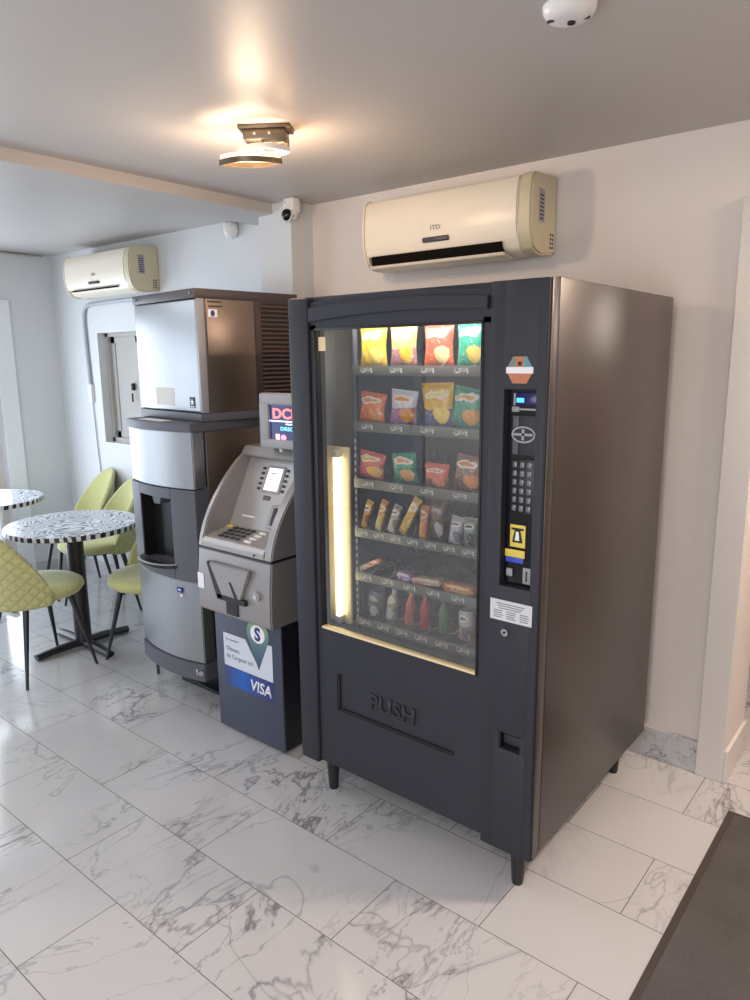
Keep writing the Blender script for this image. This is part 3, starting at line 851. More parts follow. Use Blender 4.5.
# lower fascia
prof = [(.012,.572),(.004,.60),(.006,.72),(.018,.846),(.50,.846),(.50,.572)]
mb = MB(); mb.prism(prof, 'x', FX0, FX1, .006); lf = mb.build('lower_fascia', M['atm'], atm)
# funnel-shaped chute, its outline standing proud
mb = MB()
mb.prism([(-1.53,.80),(-1.27,.80),(-1.33,.665),(-1.45,.665)], 'y', -.010, .010, .004)
mb.build('chute_panel', M['atm'], lf)
mb = MB()
mb.prism([(-1.535,.80),(-1.522,.80),(-1.438,.655),(-1.475,.655)], 'y', -.012, .008)
mb.prism([(-1.475,.672),(-1.30,.672),(-1.30,.650),(-1.475,.650)], 'y', -.012, .008)
mb.prism([(-1.43,.652),(-1.36,.652),(-1.36,.590),(-1.43,.590)], 'y', -.002, .012)
mb.prism([(-1.395,.735),(-1.385,.735),(-1.345,.672),(-1.362,.672)], 'y', -.0125, .008)
mb.build('cash_slot', M['black'], lf, smooth=0)
mb = MB(); mb.tube([(-1.240,.008,.703), (-1.240,-.006,.703)], .020, 24); lo = mb.build('lock', M['atm_in'], lf)
mb = MB(); mb.tube([(-1.240,-.005,.703), (-1.240,-.010,.703)], .009, 16); mb.build('lock_core', M['chrome'], lo)
mb = MB(); mb.box(-1.618, -1.578, .0025, .006, .668, .735); mb.build('white_sticker', M['white_print'], lf, smooth=0)
mb = MB(); mb.box(FX0+.002, FX1-.002, .016, .48, .845, .852); mb.build('seam', M['black'], lf, smooth=0)
# upper shell: two curved cheeks, shelf, sloped panel, top
curve = [(.016,.851),(.028,.90),(.046,.95),(.072,1.0),(.105,1.05),(.145,1.10),(.19,1.15),(.235,1.19),(.285,1.225),(.32,1.24)]
def cheek(x0, x1):
    P = curve + [(.50,1.255),(.50,.851)]
    m = MB(); m.prism(P, 'x', x0, x1, .005); return m
us = cheek(FX0, FX0+.030).build('side_cheek', M['atm'], atm)
cheek(FX1-.045, FX1).build('side_cheek', M['atm'], atm)
IX0, IX1 = FX0+.028, FX1-.043
mb = MB(); mb.prism([(.018,.851),(.016,.875),(.03,.892),(.20,.925),(.20,.851)], 'x', IX0, IX1, .002); sf = mb.build('keypad_shelf', M['atm_in'], atm)
# back panel: slopes from (y .17,z .92) to (y .31,z 1.235)
mb = MB(); mb.prism([(.165,.91),(.325,1.235),(.50,1.25),(.50,.86),(.165,.86)], 'x', IX0, IX1, .002); bp_ = mb.build('display_panel', M['atm_in'], atm)
mb = MB(); mb.prism([(.265,1.215),(.29,1.252),(.50,1.262),(.50,1.235),(.30,1.20)], 'x', FX0+.01, FX1-.01, .004); tp = mb.build('top_cap', M['atm'], atm)
a = math.atan2(.160, .325)     # panel slope from the vertical
def onpanel(x, t, off=0.0):
    """point of the sloped panel: x across, t metres up the slope, off metres out"""
    return Vector((x, .165+t*sin(a)-off*cos(a), .91+t*cos(a)+off*sin(a)))
def pbox(x0, x1, t0, t1, h, bev=.002, base=-.002):
    m = MB(); m.box(x0, x1, -h, -base, t0, t1, bev)
    rot = Matrix.Rotation(-a, 4, 'X')
    m.bm.transform(Matrix.Translation((0, .165, .91)) @ rot)
    return m
scx = -1.405
scm = pbox(scx-.056, scx+.056, .172, .295, .004).build('screen_bezel', M['grey_lt'], bp_)
pbox(scx-.042, scx+.042, .184, .284, .006).build('screen', mat('lit_white_screen', (250,236,240), .3, emit=1.1), scm)
pm = pbox(scx-.026, scx+.020, .258, .262, .0068, 0)
for k in range(3): pm.join(pbox(scx-.030, scx-.005+.01*k, .203+.014*k, .206+.014*k, .0068, 0).bm)
pm.build('screen_text', M['grey_print'], scm, smooth=0)
for sx in (-.076, .070):
    for k in range(5): pbox(scx+sx-.007, scx+sx+.009, .182+.023*k, .193+.023*k, .006).build('menu_button', M['keyd'], bp_)
pbox(scx-.03, scx+.012, .140, .160, .005, .004).build('speaker_port', M['grey_pl'], bp_)
cr_ = pbox(scx+.048, scx+.118, .02, .125, .016, .006).build('card_reader', M['grey_lt'], bp_)
pbox(scx+.070, scx+.094, .035, .112, .019, .003).build('card_slot', M['black'], cr_)
pbox(scx-.125, scx-.045, .055, .062, .004, .001).build('receipt_slot', M['white_print'], bp_)
mb = MB(); mb.tube([(-1.37,.285,1.243),(-1.37,.283,1.256)], .008, 16); mb.build('camera_button', M['white'], tp)
# keypad on the shelf
sh_a = math.atan2(.033, .17)
for r in range(4):
    for c in range(4):
        x = -1.52+.036*c + .0*r; yy = .060+.028*r; zz = .892+(yy-.03)*.194
        m = MB(); m.box(x-.0125, x+.0125, yy-.009, yy+.009, zz-.003, zz+.006, .002)
        m.build('key', M['keyd'], sf)
for r in range(4):
    x = -1.345; yy = .060+.028*r; zz = .892+(yy-.03)*.194
    m = MB(); m.box(x-.02, x+.02, yy-.008, yy+.008, zz-.003, zz+.006, .002); m.build('function_key', M['white'], sf)
mb = MB(); mb.box(-1.585, -1.55, .145, .165, .905, .921, .002); mb.build('card_label', M['yellow'], sf)
mb = MB(); mb.tube([(-1.26,.022,.866),(-1.26,.010,.866)], .004, 10); mb.build('latch', M['black'], sf)
# topper sign
sg = thing('topper_sign', 'grey framed lit advertising screen standing on the cash machine', 'sign', (-1.30, .27, 1.262))
mb = MB()
mb.box(-1.447, -1.150, .235, .285, 1.262, 1.30, .006); mb.box(-1.447, -1.150, .235, .285, 1.44, 1.490, .010, 3); mb.box(-1.447, -1.392, .235, .285, 1.29, 1.45, .006); mb.box(-1.205, -1.150, .235, .285, 1.29, 1.45, .006)
fr = mb.build('frame', M['grey_lt'], sg)
M['sign_screen'] = mat('sign_screen', (26,34,84), .25, emit=.9)
mb = MB(); mb.box(-1.395, -1.202, .246, .262, 1.294, 1.447); sc = mb.build('screen', M['sign_screen'], sg, smooth=0)
text_bm('DCE', (-1.372, .2455, 1.385), w=.145, h=.044, bold=.03).build('lettering', mat('lit_red', (250,120,120), .4, emit=1.6), sc, smooth=0)
mb = MB(); mb.box(-1.394, -1.203, .244, .247, 1.373, 1.378); mb.box(-1.296,-1.21,.244,.247,1.362,1.367); mb.build('rule', mat('lit_white', (240,240,250), .4, emit=1.3), sc, smooth=0)
text_bm('DIRECT', (-1.328, .2455, 1.337), w=.09, h=.016, bold=.02).build('subtitle', mat('lit_cyan', (120,210,240), .4, emit=1.4), sc, smooth=0)
mb = MB(); mb.box(-1.358, -1.335, .244, .247, 1.297, 1.322, .001); mb.build('card_icon', mat('lit_pink', (240,200,210), .4, emit=1.3), sc, smooth=0)
mb = MB(); mb.prism([(-1.312+.016*cos(2*pi*k/20), 1.309+.012*sin(2*pi*k/20)) for k in range(20)], 'y', .244, .247); mb.build('round_icon', mat('lit_rose', (240,140,170), .4, emit=1.3), sc, smooth=0)
# advert on the cabinet door
y = .066
M['advert_blue'] = None
def grad_mat():
    k = NT('advert_blue_fade'); g = k.coord('Generated'); sep = k.n('ShaderNodeSeparateXYZ'); k.l(g, sep.inputs[0])
    r = k.n('ShaderNodeValToRGB'); k.l(sep.outputs[0], r.inputs[0])
    e = r.color_ramp.elements; e[0].color = lin((58,66,110)); e[1].color = lin((48,52,116))
    m_ = e.new(.38); m_.color = lin((20,96,184)); m2 = e.new(.6); m2.color = lin((44,72,150))
    k.l(r.outputs[0], k.b.inputs['Base Color']); k.b.inputs['Roughness'].default_value = .45
    return k.m
mb = MB(); mb.box(-1.545, -1.235, y-.0012, y, .222, .310); ab = mb.build('advert_band', grad_mat(), bdy, smooth=0)
text_bm('VISA', (-1.375, y-.0013, .238), w=.128, h=.052, bold=.02, shear=.15).build('lettering', M['white_print'], ab, smooth=0)
mb = MB(); mb.prism([(-1.545,.312),(-1.235,.312),(-1.235,.472),(-1.262,.472),(-1.32,.35),(-1.40,.462),(-1.545,.462)], 'y', y-.0012, y); ap = mb.build('advert_panel', mat('advert_white', (206,212,226), .5, var=.02), bdy, smooth=0)
tm = text_bm('de monnaie?', (-1.530, y-.0013, .432), h=.011, w=.085); tm.build('small_print', M['grey_print'], ap, smooth=0)
text_bm('Obtenez', (-1.528, y-.0013, .385), w=.085, h=.020).build('slogan', M['grey_print'], ap, smooth=0)
text_bm("de l'argent ici!", (-1.530, y-.0013, .345), w=.175, h=.026).build('slogan', M['grey_print'], ap, smooth=0)
pts = [(-1.32, .345)]
for k in range(25):
    aa = R_(-28+236*k/24); pts.append((-1.318+.068*cos(aa), .505+.062*sin(aa)))
mb = MB(); mb.prism(pts, 'y', y-.0025, y-.0008)
def pin_mat():
    k = NT('green_blue_pin'); g = k.coord('Generated'); sep = k.n('ShaderNodeSeparateXYZ'); k.l(g, sep.inputs[0])
    k.l(k.mix(k.math('POWER', sep.outputs[2], 2.0), lin((56,88,118)), lin((140,176,150))), k.b.inputs['Base Color']); return k.m
pn = mb.build('location_pin', pin_mat(), bdy, smooth=0)
mb = MB(); mb.prism([(-1.318+.044*cos(2*pi*k/28), .505+.040*sin(2*pi*k/28)) for k in range(28)], 'y', y-.0035, y-.002); mb.build('pin_disc', M['white_print'], pn, smooth=0)
text_bm('S', (-1.336, y-.0037, .475), w=.036, h=.060, bold=.04).build('pin_symbol', M['blue_print'], pn, smooth=0)

# ------------------------------------------------------------------ ice dispenser (lower unit) and ice maker head (upper unit)
ld = thing('ice_dispenser', 'bow-fronted stainless ice and water dispenser with black serving bay', 'ice dispenser', (-2.115, .40, 0))
lx0, lx1 = -2.39, -1.845
def bowpoly(x0, x1, y0, yb_, bow, n=14):
    P = []
    for i in range(n+1):
        t = i/n; P.append((x0+(x1-x0)*t, y0 - bow*(1-(2*t-1)**2) - .02*t))
    return P + [(x1, yb_), (x0, yb_)]
YF = .20
def bow(z0, z1, ins=0.0, back=.26, bowv=.045, bev=.004, x0=lx0, x1=lx1):
    m = MB(); m.prism(bowpoly(x0+ins, x1-ins, YF+ins, back, bowv), 'z', z0, z1, bev); return m
mb = MB(); mb.box(lx0+.01, lx1-.004, .245, .80, .10, 1.32, .004); mb.build('body', M['grey_pl'], ld)
bow(.09, .18).build('lower_band', M['grey_pl'], ld)
bow(.185, .590, .004).build('lower_steel_panel', M['steel'], ld)
# middle plastic band with an opening: built of side pieces
# bow curve helper
def yc(x, ins=0): t = (x-lx0)/(lx1-lx0); return YF-.045*(1-(2*t-1)**2)-.02*t+ins
def bowseg(x0, x1, z0, z1, off=0.0, back=.26, n=8):
    P = [(x0+(x1-x0)*i/n, yc(x0+(x1-x0)*i/n, off)) for i in range(n+1)] + [(x1, back), (x0, back)]
    m = MB(); m.prism(P, 'z', z0, z1, .002); return m
ox0, ox1 = -2.265, -1.995
m = bowseg(lx0, ox0, .595, 1.035); m.join(bowseg(ox1, lx1, .595, 1.035).bm); m.join(bowseg(ox0, ox1, .985, 1.035).bm); m.join(bowseg(ox0, ox1, .595, .66).bm)
mid = m.build('middle_band', M['grey_pl'], ld)
mb = MB(); mb.box(ox0, ox1, .235, .25, .65, .99); mb.box(ox0-.002, ox0+.003, .17, .25, .655, .99); mb.box(ox1-.003, ox1+.002, .17, .25, .655, .99)
bay = mb.build('serving_bay', M['black'], ld, smooth=0)
mb = MB(); mb.prism([(-2.17,.985),(-2.09,.985),(-2.105,.945),(-2.155,.945)], 'y', .165, .225, .003); mb.build('nozzle', M['grey_pl'], bay)
mb = MB(); n = 20
mb.prism([(-2.13+.155*cos(pi+pi*k/n), .17+.085*sin(pi+pi*k/n)) for k in range(n+1)], 'z', .648, .668, .004); tr = mb.build('drip_tray', M['black'], ld)
mb = MB()
for k in range(7): mb.box(-2.24+.034*k, -2.228+.034*k, .135, .165, .6675, .6705)
mb.build('tray_grille', M['grey_pl'], tr, smooth=0)
mb = MB(); mb.tube([(-2.13+.150*cos(pi+pi*k/n), .17+.082*sin(pi+pi*k/n), .667) for k in range(n+1)], .004, 8); mb.build('tray_rim', M['grey_lt'], tr)
bow(1.04, 1.305, .004).build('upper_steel_panel', M['steel'], ld)
mb = MB(); mb.prism(bowpoly(lx0-.004, lx1+.004, YF-.004, .80, .045), 'z', 1.305, 1.345, .004); mb.build('top_plate', M['grey_pl'], ld)
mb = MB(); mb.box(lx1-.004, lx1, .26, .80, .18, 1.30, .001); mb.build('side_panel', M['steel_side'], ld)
xl = -1.965
mb = MB(); mb.box(xl-.03, xl+.012, yc(xl)-.001, yc(xl)+.006, .53, .555, .001); lbq = mb.build('blue_label', M['blue_print'], ld)
mb = MB(); mb.box(xl-.008, xl+.010, yc(xl)-.001, yc(xl)+.006, .512, .522); mb.build('small_label', M['white_print'], ld, smooth=0)
mb = MB(); mb.box(xl-.020, xl+.002, yc(xl)-.0018, yc(xl)+.0, .540, .546); mb.build('printed_mark', M['white_print'], lbq, smooth=0)
mb = MB(); mb.box(-2.14, -1.74, .245, .70, 0, .018, .003)
sled = at_base(mb.build('equipment_sled', M['black'], smooth=30)); tag(sled, 'low black board on the floor under the ice dispenser', 'board')
for x, yv in ((-2.30,.46),(-1.90,.46),(-2.34,.74),(-1.90,.74)):
    z0 = -.0765 if x < -2 else -.0575      # feet on the floor, or on the black board
    mb = MB(); mb.lathe([(0,z0),(.022,z0),(.022,z0+.01),(.014,z0+.012),(.014,.11)], (x, yv, 0), 14); mb.build('leg', M['steelleg'], ld)
mb = MB(); mb.tube([(-1.855,.165,.15),(-1.84,.15,.15)], .012, 12); mb.box(-1.90,-1.885,.165,.18,.12,.15,.003); mb.build('corner_bolt', M['chrome'], ld)

ld.scale = (.955,)*3; ld.location = (-1.982, .301, .0732)
RZ = math.atan2(-.07, .595)
ih = thing('ice_maker', 'stainless ice maker head with louvred side on top of the dispenser', 'ice maker', (-1.729, .158, 1.3591), RZ, local=True)
ih.scale = (.955,)*3
# local frame: x from -.60 (left) to 0 (right side), y back .56, z up .594
H = .594
mb = MB(); mb.box(-.598, -.002, .02, .565, 0, H-.03, .003); mb.build('body', M['grey_pl'], ih)
mb = MB(); mb.box(-.600, .002, -.006, .57, H-.042, H, .004); tc = mb.build('top_cap', mat('brown_grey_cap', (70,62,66), .45), ih)
for x in (-.035, -.56):
    mb = MB(); mb.tube([(x,-.005,H-.02),(x,-.011,H-.02)], .006, 10); mb.build('screw', M['chrome'], tc)
mb = MB(); mb.box(-.60, .002, -.004, .57, .0, .038, .004); mb.build('base_tray', M['grey_pl'], ih)
mb = MB(); mb.box(-.596, -.004, -.002, .024, .041, H-.044, .008, 3); fd = mb.build('front_panel', M['steel'], ih)
mb = MB(); mb.box(-.006, .004, .0, .038, .041, H-.044, .002); mb.build('edge_trim', M['grey_lt'], ih)
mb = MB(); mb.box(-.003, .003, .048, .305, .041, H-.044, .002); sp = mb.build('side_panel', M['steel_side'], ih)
mb = MB(); mb.box(-.003, .003, .312, .566, .041, H-.044, .001); lp = mb.build('louvre_panel', mat('brown_louvre', (64,50,48), .5), ih)
mb = MB(); z = .06
while z < H-.07:
    mb.prism([(.002, z),(.009, z+.004),(.002, z+.012)], 'y', .345, .55); z += .021
# prism on axis y takes (x,z)
mb.build('louvre_slats', mat('louvre_slat', (92,76,72), .45), lp, smooth=0)
mb = MB(); z = .06
while z < H-.07:
    mb.box(.0028, .0034, .345, .55, z+.0125, z+.0205); z += .021
mb.build('louvre_gaps', M['black'], lp, smooth=0)
# star badge, pale label and side sticker
mb = MB(); mb.box(-.098, -.050, -.0035, 0, .062, .112, .001); bg = mb.build('badge', M['dark_print'], fd)
mb = MB(); cx, cz = -.074, .088
mb.prism([(cx+(.017 if k % 2 == 0 else .008)*sin(pi*k/5), cz+(.017 if k % 2 == 0 else .008)*cos(pi*k/5)) for k in range(10)], 'y', -.0045, -.003)
mb.box(-.092,-.056,-.0045,-.003,.066,.070)
mb.build('star', M['white_print'], bg, smooth=0)
mb = MB(); mb.box(-.42, -.24, -.0028, 0, .065, .150); mb.build('pale_label', mat('faint_label', (196,196,190), .5), fd, smooth=0)
mb = MB(); mb.box(.0028, .0038, .058, .105, .47, .505); st = mb.build('white_sticker', M['white_print'], sp, smooth=0)
mb = MB(); mb.prism([(.081+.011*cos(2*pi*k/16), .487+.014*sin(2*pi*k/16)) for k in range(16)], 'x', .0036, .0044); mb.build('blue_seal', M['blue_print'], st, smooth=0)
mb = MB(); mb.box(.0028,.0036,.055,.13,.535,.541); mb.box(.0028,.0036,.06,.135,.515,.521); mb.build('printed_lines', M['dark_print'], sp, smooth=0)
# paper on the ledge
mb = MB(); mb.box(-.11,.11,-.028,.028,0,.0015)
pp = mb.build('paper_sheet', M['white_print'], smooth=0); pp.location = (-2.03, .118, 1.3585); pp.rotation_euler = (0,0,R_(-6))
tag(pp, 'white paper sheet lying on the front ledge of the ice dispenser', 'paper')

# ------------------------------------------------------------------ air conditioners
def air_conditioner(label, x0, x1, zb, zt, open_):
    w = x1-x0; h = zt-zb; yb2 = YW; d = .205
    t = thing('air_conditioner', label, 'air conditioner', ((x0+x1)/2, YW-.1, zb))
    sc_ = h/.30
    def P(y_, z_): return (YW-y_, zb+z_*sc_)
    body = [P(0,.02), P(.10,.0), P(.165,.012), P(.19,.035), P(.205,.10), P(.205,.20), P(.195,.27), P(.17,.292), P(0,.30)]
    mb = MB(); mb.prism(body, 'x', x0+.055, x1-.055, .004); b = mb.build('body', M['cream'], t, smooth=40)
    fp = [P(.10,.055), P(.196,.055), P(.212,.11), P(.213,.20), P(.203,.27), P(.185,.288), P(.10,.29)]
    mb = MB(); mb.prism(fp, 'x', x0+.02, x1-.06, .005); f = mb.build('front_panel', M['cream'], t, smooth=40)
    # end caps, rounded
    cap = [P(0,.012), P(.12,.0), P(.165,.008), P(.192,.03), P(.212,.10), P(.214,.20), P(.203,.272), P(.178,.296), P(0,.304)]
    for a0, a1, nm in ((x1-.06, x1, 'end_cap'), (x0, x0+.022, 'end_cap')):
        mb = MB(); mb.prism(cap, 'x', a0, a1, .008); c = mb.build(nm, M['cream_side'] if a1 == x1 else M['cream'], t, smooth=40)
        if a1 == x1:
            mb = MB(); mb.box(x1-.001, x1+.0012, YW-.150, YW-.105, zb+.12*sc_, zb+.24*sc_, .0005); s_ = mb.build('side_label', M['grey_lt'], c)
            mb = MB()
            for k in range(7): mb.box(x1+.001, x1+.0018, YW-.144, YW-.115+.004*(k % 2), zb+(.13+.014*k)*sc_, zb+(.135+.014*k)*sc_)
            mb.build('printed_lines', M['dark_print'], s_, smooth=0)
            mb = MB()
            for k in range(4):
                for q in range(2): mb.box(x1-.001, x1+.001, YW-.05+.018*q, YW-.04+.018*q, zb+(.03+.016*k)*sc_, zb+(.039+.016*k)*sc_)
            mb.build('vent_holes', M['black'], c, smooth=0)
    # air outlet
    if open_:
        mb = MB(); mb.prism([P(.12,.010), P(.199,.016), P(.205,.055), P(.15,.062)], 'x', x0+.05, x1-.13); mb.build('air_outlet', M['cream_dark'], t, smooth=0)
        mb = MB(); mb.prism([P(.115,-.006), P(.20,.004), P(.206,.014), P(.197,.017), P(.115,.006)], 'x', x0+.04, x1-.12, .002); lv = mb.build('louvre', M['cream'], t)
        mb = MB()
        for k in range(14):
            xx = x0+.08+k*(w-.25)/13; mb.box(xx, xx+.004, YW-.19, YW-.15, zb+.016*sc_, zb+.056*sc_)
        mb.build('vanes', M['black'], t, smooth=0)
    else:
        mb = MB(); mb.box(x0+.09, x1-.16, YW-.2085, YW-.19, zb+.040*sc_, zb+.048*sc_); mb.build('air_outlet', M['cream_dark'], t, smooth=0)
    xm = x0+w*.40
    mb = MB(); mb.box(xm, xm+.13 if open_ else xm+.12, YW-.2165, YW-.20, zb+(.085 if open_ else .078)*sc_, zb+(.105 if open_ else .096)*sc_, .004, 3); mb.build('indicator_window', M['keyd'], f)
    text_bm('ITD', (xm+.042, YW-.2135, zb+.132*sc_), w=.048, h=.018).build('lettering', M['grey_print'], f, smooth=0)
    return t
air_conditioner('cream wall air conditioner above the vending machine', -1.335, -.498, 2.015, 2.318, True)
air_conditioner('cream wall air conditioner above the window on the left wall section', -3.99, -3.19, 2.045, 2.322, False)

# drain pipe and cord below the left air conditioner
mb = MB(); mb.tube([(-4.105,.985,1.46),(-4.118,.985,1.72),(-4.122,.985,1.90),(-4.115,.985,1.96),(-4.09,.985,2.0),(-4.04,.985,2.015),(-3.9,.985,2.02),(-3.05,.985,2.03),(-2.9,.985,2.03)], .013, 10)
pc = at_base(mb.build('pipe', M['pipe'], smooth=60)); tag(pc, 'pale grey pipe bending down the wall under the left air conditioner', 'pipe')
mb = MB(); mb.box(-4.135, -4.085, .975, 1.0, 1.33, 1.46, .004)
jb = at_base(mb.build('junction_box', M['white'])); tag(jb, 'small white switch box on the wall at the lower end of the pipe', 'switch box')
mb = MB(); mb.tube([(-4.105,.992,1.33),(-4.09,.992,1.0),(-4.07,.992,.75),(-4.07,.992,.45)], .004, 6)
cd = at_base(mb.build('cord', M['pipe'], smooth=60)); tag(cd, 'thin pale cord hanging down the wall below the switch box', 'cord')

# ------------------------------------------------------------------ tables
def pedestal_table(label, cx, cy, z=.735, r=.355, group='round tables with striped marble-pattern tops'):
    t = thing('round_table', label, 'table', (cx, cy, 0), 0, group, local=True)
    mb = MB(); mb.lathe([(0,z-.004),(r-.004,z-.004),(r-.002,z-.002),(r-.004,z),(0,z)], seg=64); mb.build('tabletop', M['swirl'], t)
    mb = MB(); mb.lathe([(r-.03,z-.030),(r-.003,z-.030),(r,z-.027),(r,z-.006),(r-.003,z-.003),(r-.03,z-.004)], seg=64); mb.build('edge', M['swirl_edge'], t)
    mb = MB(); mb.lathe([(0,z-.03),(.10,z-.03),(.10,z-.024),(0,z-.024)], seg=24); mb.build('top_plate', M['steelleg'], t)
    mb = MB(); mb.lathe([(0,.03),(.046,.03),(.046,z-.024),(0,z-.024)], seg=28); mb.build('column', M['steelleg'], t)
    for k in range(4):
        mb = MB(); a_ = k*pi/2; d = Vector((cos(a_), sin(a_), 0))
        n_ = 8; pts = [d*(.02+.26*i/n_)+Vector((0,0,.040-.016*(i/n_)**2)) for i in range(n_+1)]
        mb.tube(pts, [.032-.006*i/n_ for i in range(n_+1)], 12)
        mb.bm.transform(Matrix.Diagonal((1,1,.72,1)))
        mb.build('foot', M['steelleg'], t)
    return t
pedestal_table('round striped-top pedestal table nearest the ice dispenser, green chairs around it', -2.965, .165)
pedestal_table('round striped-top pedestal table cut off by the left edge of the picture', -4.13, .18, z=.735)

# ------------------------------------------------------------------ chairs
def make_chair():
    t = thing('dining_chair', '', 'chair', (0,0,0), 0, 'olive green velvet shell chairs with black legs', local=True)
    # faces +y. seat cushion: rounded
    mb = MB()
    prof = [(0,.418),(.185,.418),(.218,.428),(.234,.448),(.230,.470),(.208,.485),(.15,.492),(0,.494)]
    mb.lathe(prof, seg=40)
    for v in mb.bm.verts:
        if v.co.y > 0: v.co.y *= 1.04
        v.co.x *= 1.03
        if v.co.z > .47: v.co.z -= .012*max(0, 1-(v.co.xy.length/.2)**2)
    mb.build('seat', M['velvet'], t, smooth=60)
    # shell back: wraps from side to side, tall in the middle
    A = R_(80)
    def top(th): 
        q = abs(th)/A
        return .475+.375*max(0, cos(q*pi/2))**.85
    def fn_f(off, quilt):
        def fn(u, v):
            th = (u*2-1)*A
            z0 = .405+.02*abs(th)/A; z1 = top(th)
            z = z0+(z1-z0)*v
            flare = .045*((z-.42)/.4)
            rr = .238+flare+off
            return Vector((rr*sin(th), -rr*cos(th)*1.0, z))
        return fn
    NU, NV = 61, 33
    b = bmesh.new()
    fo, fi = fn_f(.016, True), fn_f(-.016, False)
    go = [[b.verts.new(fo(i/(NU-1), j/(NV-1))) for j in range(NV)] for i in range(NU)]
    gi = [[b.verts.new(fi(i/(NU-1), j/(NV-1))) for j in range(NV)] for i in range(NU)]
    for i in range(NU-1):
        for j in range(NV-1):
            b.faces.new([go[i][j], go[i+1][j], go[i+1][j+1], go[i][j+1]])
            b.faces.new([gi[i][j+1], gi[i+1][j+1], gi[i+1][j], gi[i][j]])
    # rounded rim
    def rim(pairs):
        prev = None
        for (po, pi_, up) in pairs:
            m_ = b.verts.new((po.co+pi_.co)/2+up*.012)
            if prev: b.faces.new([prev[0], po, m_, prev[2]]); b.faces.new([prev[2], m_, pi_, prev[1]])
            prev = (po, pi_, m_)
    rim([(go[i][NV-1], gi[i][NV-1], Vector((0,0,1))) for i in range(NU)])
    rim([(go[i][0], gi[i][0], Vector((0,0,-1))) for i in range(NU)])
    for i in (0, NU-1):
        th = -A if i == 0 else A; tang = Vector((cos(th), sin(th), 0))*(-1 if i == 0 else 1)
        rim([(go[i][j], gi[i][j], tang) for j in range(NV)])
    bmesh.ops.recalc_face_normals(b, faces=b.faces)
    mb = MB(); mb.join(b); mb.build('backrest', M['quilt'], t, smooth=60)
    mb = MB(); mb.lathe([(0,.405),(.16,.405),(.16,.420),(0,.420)], seg=24); mb.build('seat_frame', M['steelleg'], t)
    for sx in (-1, 1):
        for sy in (-1, 1):
            mb = MB(); mb.tube([(sx*.120, sy*.120, .415), (sx*.196, sy*.196, 0.0)], [.0165, .0075], 12); mb.build('leg', M['steelleg'], t)
    return t
ch = make_chair()
spots = [(-2.855, -.13, R_(3), 'green velvet chair with diamond-quilted back nearest the camera at the round table'),
         (-2.515, .365, R_(190), 'green velvet chair half hidden by the ice dispenser, seat and one leg showing'),
         (-3.98, .70, R_(166), 'green velvet chair behind the round table, farther one of the overlapping pair by the wall'),
         (-3.47, .58, R_(164), 'green velvet chair behind the round table, nearer one of the overlapping pair')]
for i, (x, y, rz, lb_) in enumerate(spots):
    c = ch if i == 0 else copy_tree(ch)
    c.location = (x, y, 0); c.rotation_euler = (0,0,rz); c['label'] = lb_

# ------------------------------------------------------------------ floor mat
mt = thing('floor_mat', 'charcoal entrance mat with brown rubber edge on the marble floor', 'mat', (1.0, -.35, 0))
mb = MB(); mb.box(.355, 1.95, -1.75, .808, 0, .006, .003); mb.build('rubber_border', M['mat_border'], mt)
mb = MB(); mb.box(.378, 1.93, -1.73, .785, .004, .011, .003); mb.build('pile', M['carpet'], mt)

# ------------------------------------------------------------------ ceiling devices
sd = thing('smoke_detector', 'round white detector on the ceiling at the top of the picture', 'smoke detector', (.06, -.135, HC))
mb = MB(); mb.lathe([(0,HC-.030),(.032,HC-.030),(.048,HC-.024),(.058,HC-.012),(.060,HC)], (.06,-.135,0), 36); b_ = mb.build('housing', M['white'], sd, smooth=50)
mb = MB(); mb.lathe([(0,HC-.034),(.009,HC-.034),(.009,HC-.028),(0,HC-.028)], (.062,-.128,0), 16); mb.build('sensor', M['black'], sd)
mb = MB(); mb.box(.018,.034,-.160,-.156,HC-.0315,HC-.026); mb.box(.088,.102,-.122,-.118,HC-.030,HC-.022); mb.build('slots', M['keyd'], sd, smooth=0)

sc2 = thing('security_camera', 'small white camera with black lens at the ceiling corner above pier', 'camera', (-1.80, .80, HC))
mb = MB(); mb.box(-1.835, -1.765, .785, .845, HC-.070, HC, .012, 3); mb.tube([(-1.80,.815,HC-.045),(-1.80,.80,HC-.085)], [.036,.034], 20); mb.build('housing', M['white'], sc2, smooth=50)
mb = MB(); 
mb.lathe([(0,-.029),(.012,-.026),(.022,-.018),(.028,0),(.022,.018),(.012,.026),(0,.029)], (-1.793,.775,HC-.085), 20); mb.build('lens', M['gloss_black'], sc2, smooth=60)
mb = MB(); mb.lathe([(.021,-.004),(.033,-.004),(.033,.006),(.021,.006)], (0,0,0), 24)
mb.bm.transform(Matrix.Translation((-1.797,.782,HC-.084)) @ Matrix.Rotation(R_(75),4,'X')); mb.build('collar', M['white'], sc2, smooth=50)
mb = MB(); mb.tube([(-1.815,.785,HC-.022),(-1.815,.783,HC-.022)], .003, 8); mb.build('screw', M['grey_pl'], sc2)

md = MB(); md.lathe([(0,-.045),(.018,-.043),(.034,-.028),(.042,-.004),(.040,.030),(.030,.045),(0,.045)], (-2.44,.965,2.335), 24)
md = at_base(md.build('motion_sensor', M['white'], smooth=60)); tag(md, 'small white motion sensor on the left wall under the ceiling beam', 'sensor')

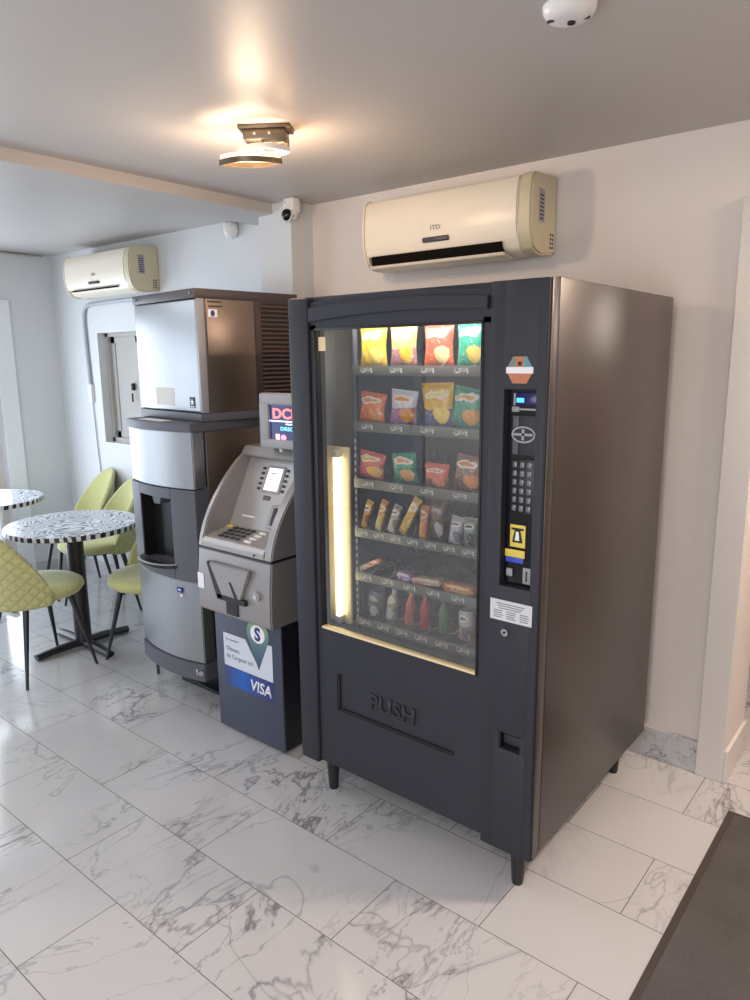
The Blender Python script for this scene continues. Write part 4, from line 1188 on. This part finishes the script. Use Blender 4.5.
# ceiling spotlight
cl = thing('ceiling_lamp', 'nickel ceiling lamp with tilted lens-shaped ring, lit warm', 'lamp', (-1.09, .0, HC), R_(35), local=True)
mb = MB(); mb.box(-.085, .09, -.045, .045, -.012, 0, .002); cp = mb.build('ceiling_plate', M['dullmetal'], cl)
mb = MB(); mb.box(-.070, .075, -.035, .035, -.045, -.012, .002); mb.box(.0,.075,-.033,.033,-.056,-.03,.002); mb.build('housing', M['dullmetal'], cl)
for x in (-.03, .02):
    mb = MB(); mb.tube([(x,-.034,-.028),(x,-.038,-.028)], .005, 10); mb.build('screw', M['chrome'], cp)
def lens_ring(L, W, z0, z1, th, nm, m, tilt, off=(0,0,0)):
    """vertical band bent in a pointed oval"""
    P = []; n_ = 16
    for sgn in (1, -1):
        for i in range(n_):
            t_ = i/n_; x_ = (-L/2+L*t_)*sgn; P.append((x_, sgn*W/2*(1-(2*t_-1)**2)))
    n2 = len(P); b = bmesh.new(); rings = []
    for (r_, z_) in ((0, z0), (0, z1), (th, z1), (th, z0)):
        rings.append([b.verts.new((p[0]*(1-r_/(L/2)), p[1]*(1-r_/(W/2)), z_)) for p in P])
    for q in range(4):
        A_, B_ = rings[q], rings[(q+1) % 4]
        for i in range(n2): b.faces.new([A_[i], A_[(i+1) % n2], B_[(i+1) % n2], B_[i]])
    bmesh.ops.recalc_face_normals(b, faces=b.faces)
    b.transform(Matrix.Translation(off) @ Matrix.Rotation(tilt, 4, 'X'))
    mb = MB(); mb.join(b); return mb.build(nm, m, cl, smooth=30)
lens_ring(.215, .14, -.012, .006, .005, 'ring', M['dullmetal'], R_(6), (-.045,-.045,-.115))
lens_ring(.205, .130, .007, .020, .004, 'light_band', mat('warm_led', (255,222,176), .3, emit=1.3), R_(6), (-.045,-.045,-.115))
lens_ring(.18, .12, -.008, .008, .012, 'upper_ring', M['white'], R_(0), (-.005,-.015,-.075))
mb = MB(); mb.tube([(0,0,-.05),(-.01,-.015,-.078)], .012, 12); mb.build('stem', M['dullmetal'], cl)

# ------------------------------------------------------------------ lights
def area(name, loc, rot, sx, sy, power, col, spread=None):
    l = bpy.data.lights.new(name, 'AREA'); l.shape = 'RECTANGLE'; l.size = sx; l.size_y = sy; l.energy = power; l.color = col
    o = bpy.data.objects.new(name, l); COL.objects.link(o); o.location = loc; o.rotation_euler = rot
    if spread: l.spread = spread
    return o
def point(name, loc, power, col, r=.05):
    l = bpy.data.lights.new(name, 'POINT'); l.energy = power; l.color = col; l.shadow_soft_size = r
    o = bpy.data.objects.new(name, l); COL.objects.link(o); o.location = loc; return o
area('rear_fill_light', (.0, YB+.1, 1.35), (R_(108), 0, 0), 2.5, 1.6, 52, (1.0,.95,.91))  # unseen fill added behind the camera, tilted up to brighten the ceiling
area('left_ceiling_fill', (-3.4, -1.2, HC-.02), (0, 0, 0), 1.2, 1.2, 16, (.86,.93,1.0))  # added cool fill for the left zone, no visible fixture
area('right_ceiling_fill', (.6, -2.6, HC-.02), (0, 0, 0), 1.2, 1.2, 26, (1.0,.93,.88))  # added warm overhead fill on the right, out of view
area('left_door_daylight', (XL+.05, -.0, 1.1), (R_(90), 0, R_(-90)), 1.0, 1.9, 28, (.79,.89,1.0))
area('left_window_daylight', (XL+.05, -2.05, 1.1), (R_(90), 0, R_(-90)), 1.6, 1.9, 28, (.79,.89,1.0))
point('ceiling_lamp_glow', (-1.14, -.02, 2.20), 9, (1.0,.72,.48), .05)
point('ceiling_lamp_upglow', (-1.05, .05, 2.30), 1.0, (1.0,.55,.25), .02)
area('doorway_lamp', (1.15, .85, 2.33), (0, 0, 0), .25, .25, 36, (1.0,.76,.60))
point('corridor_lamp', (.9, 2.2, 2.1), 12, (1.0,.86,.74), .15)
area('vending_top_lamp', (-.52, .05, 1.74), (R_(35), 0, 0), .56, .04, 1.6, (1.0,.95,.86))

w = bpy.data.worlds.new('world'); S.world = w; w.use_nodes = True
bgd = w.node_tree.nodes['Background']; bgd.inputs[0].default_value = (.80,.90,1.0,1); bgd.inputs[1].default_value = 1.0
S.view_settings.view_transform = 'Standard'
S.view_settings.look = 'None'
S.view_settings.exposure = 0.2
S.cycles.max_bounces = 8
for o in list(S.objects):
    if '_local' in o: del o['_local']
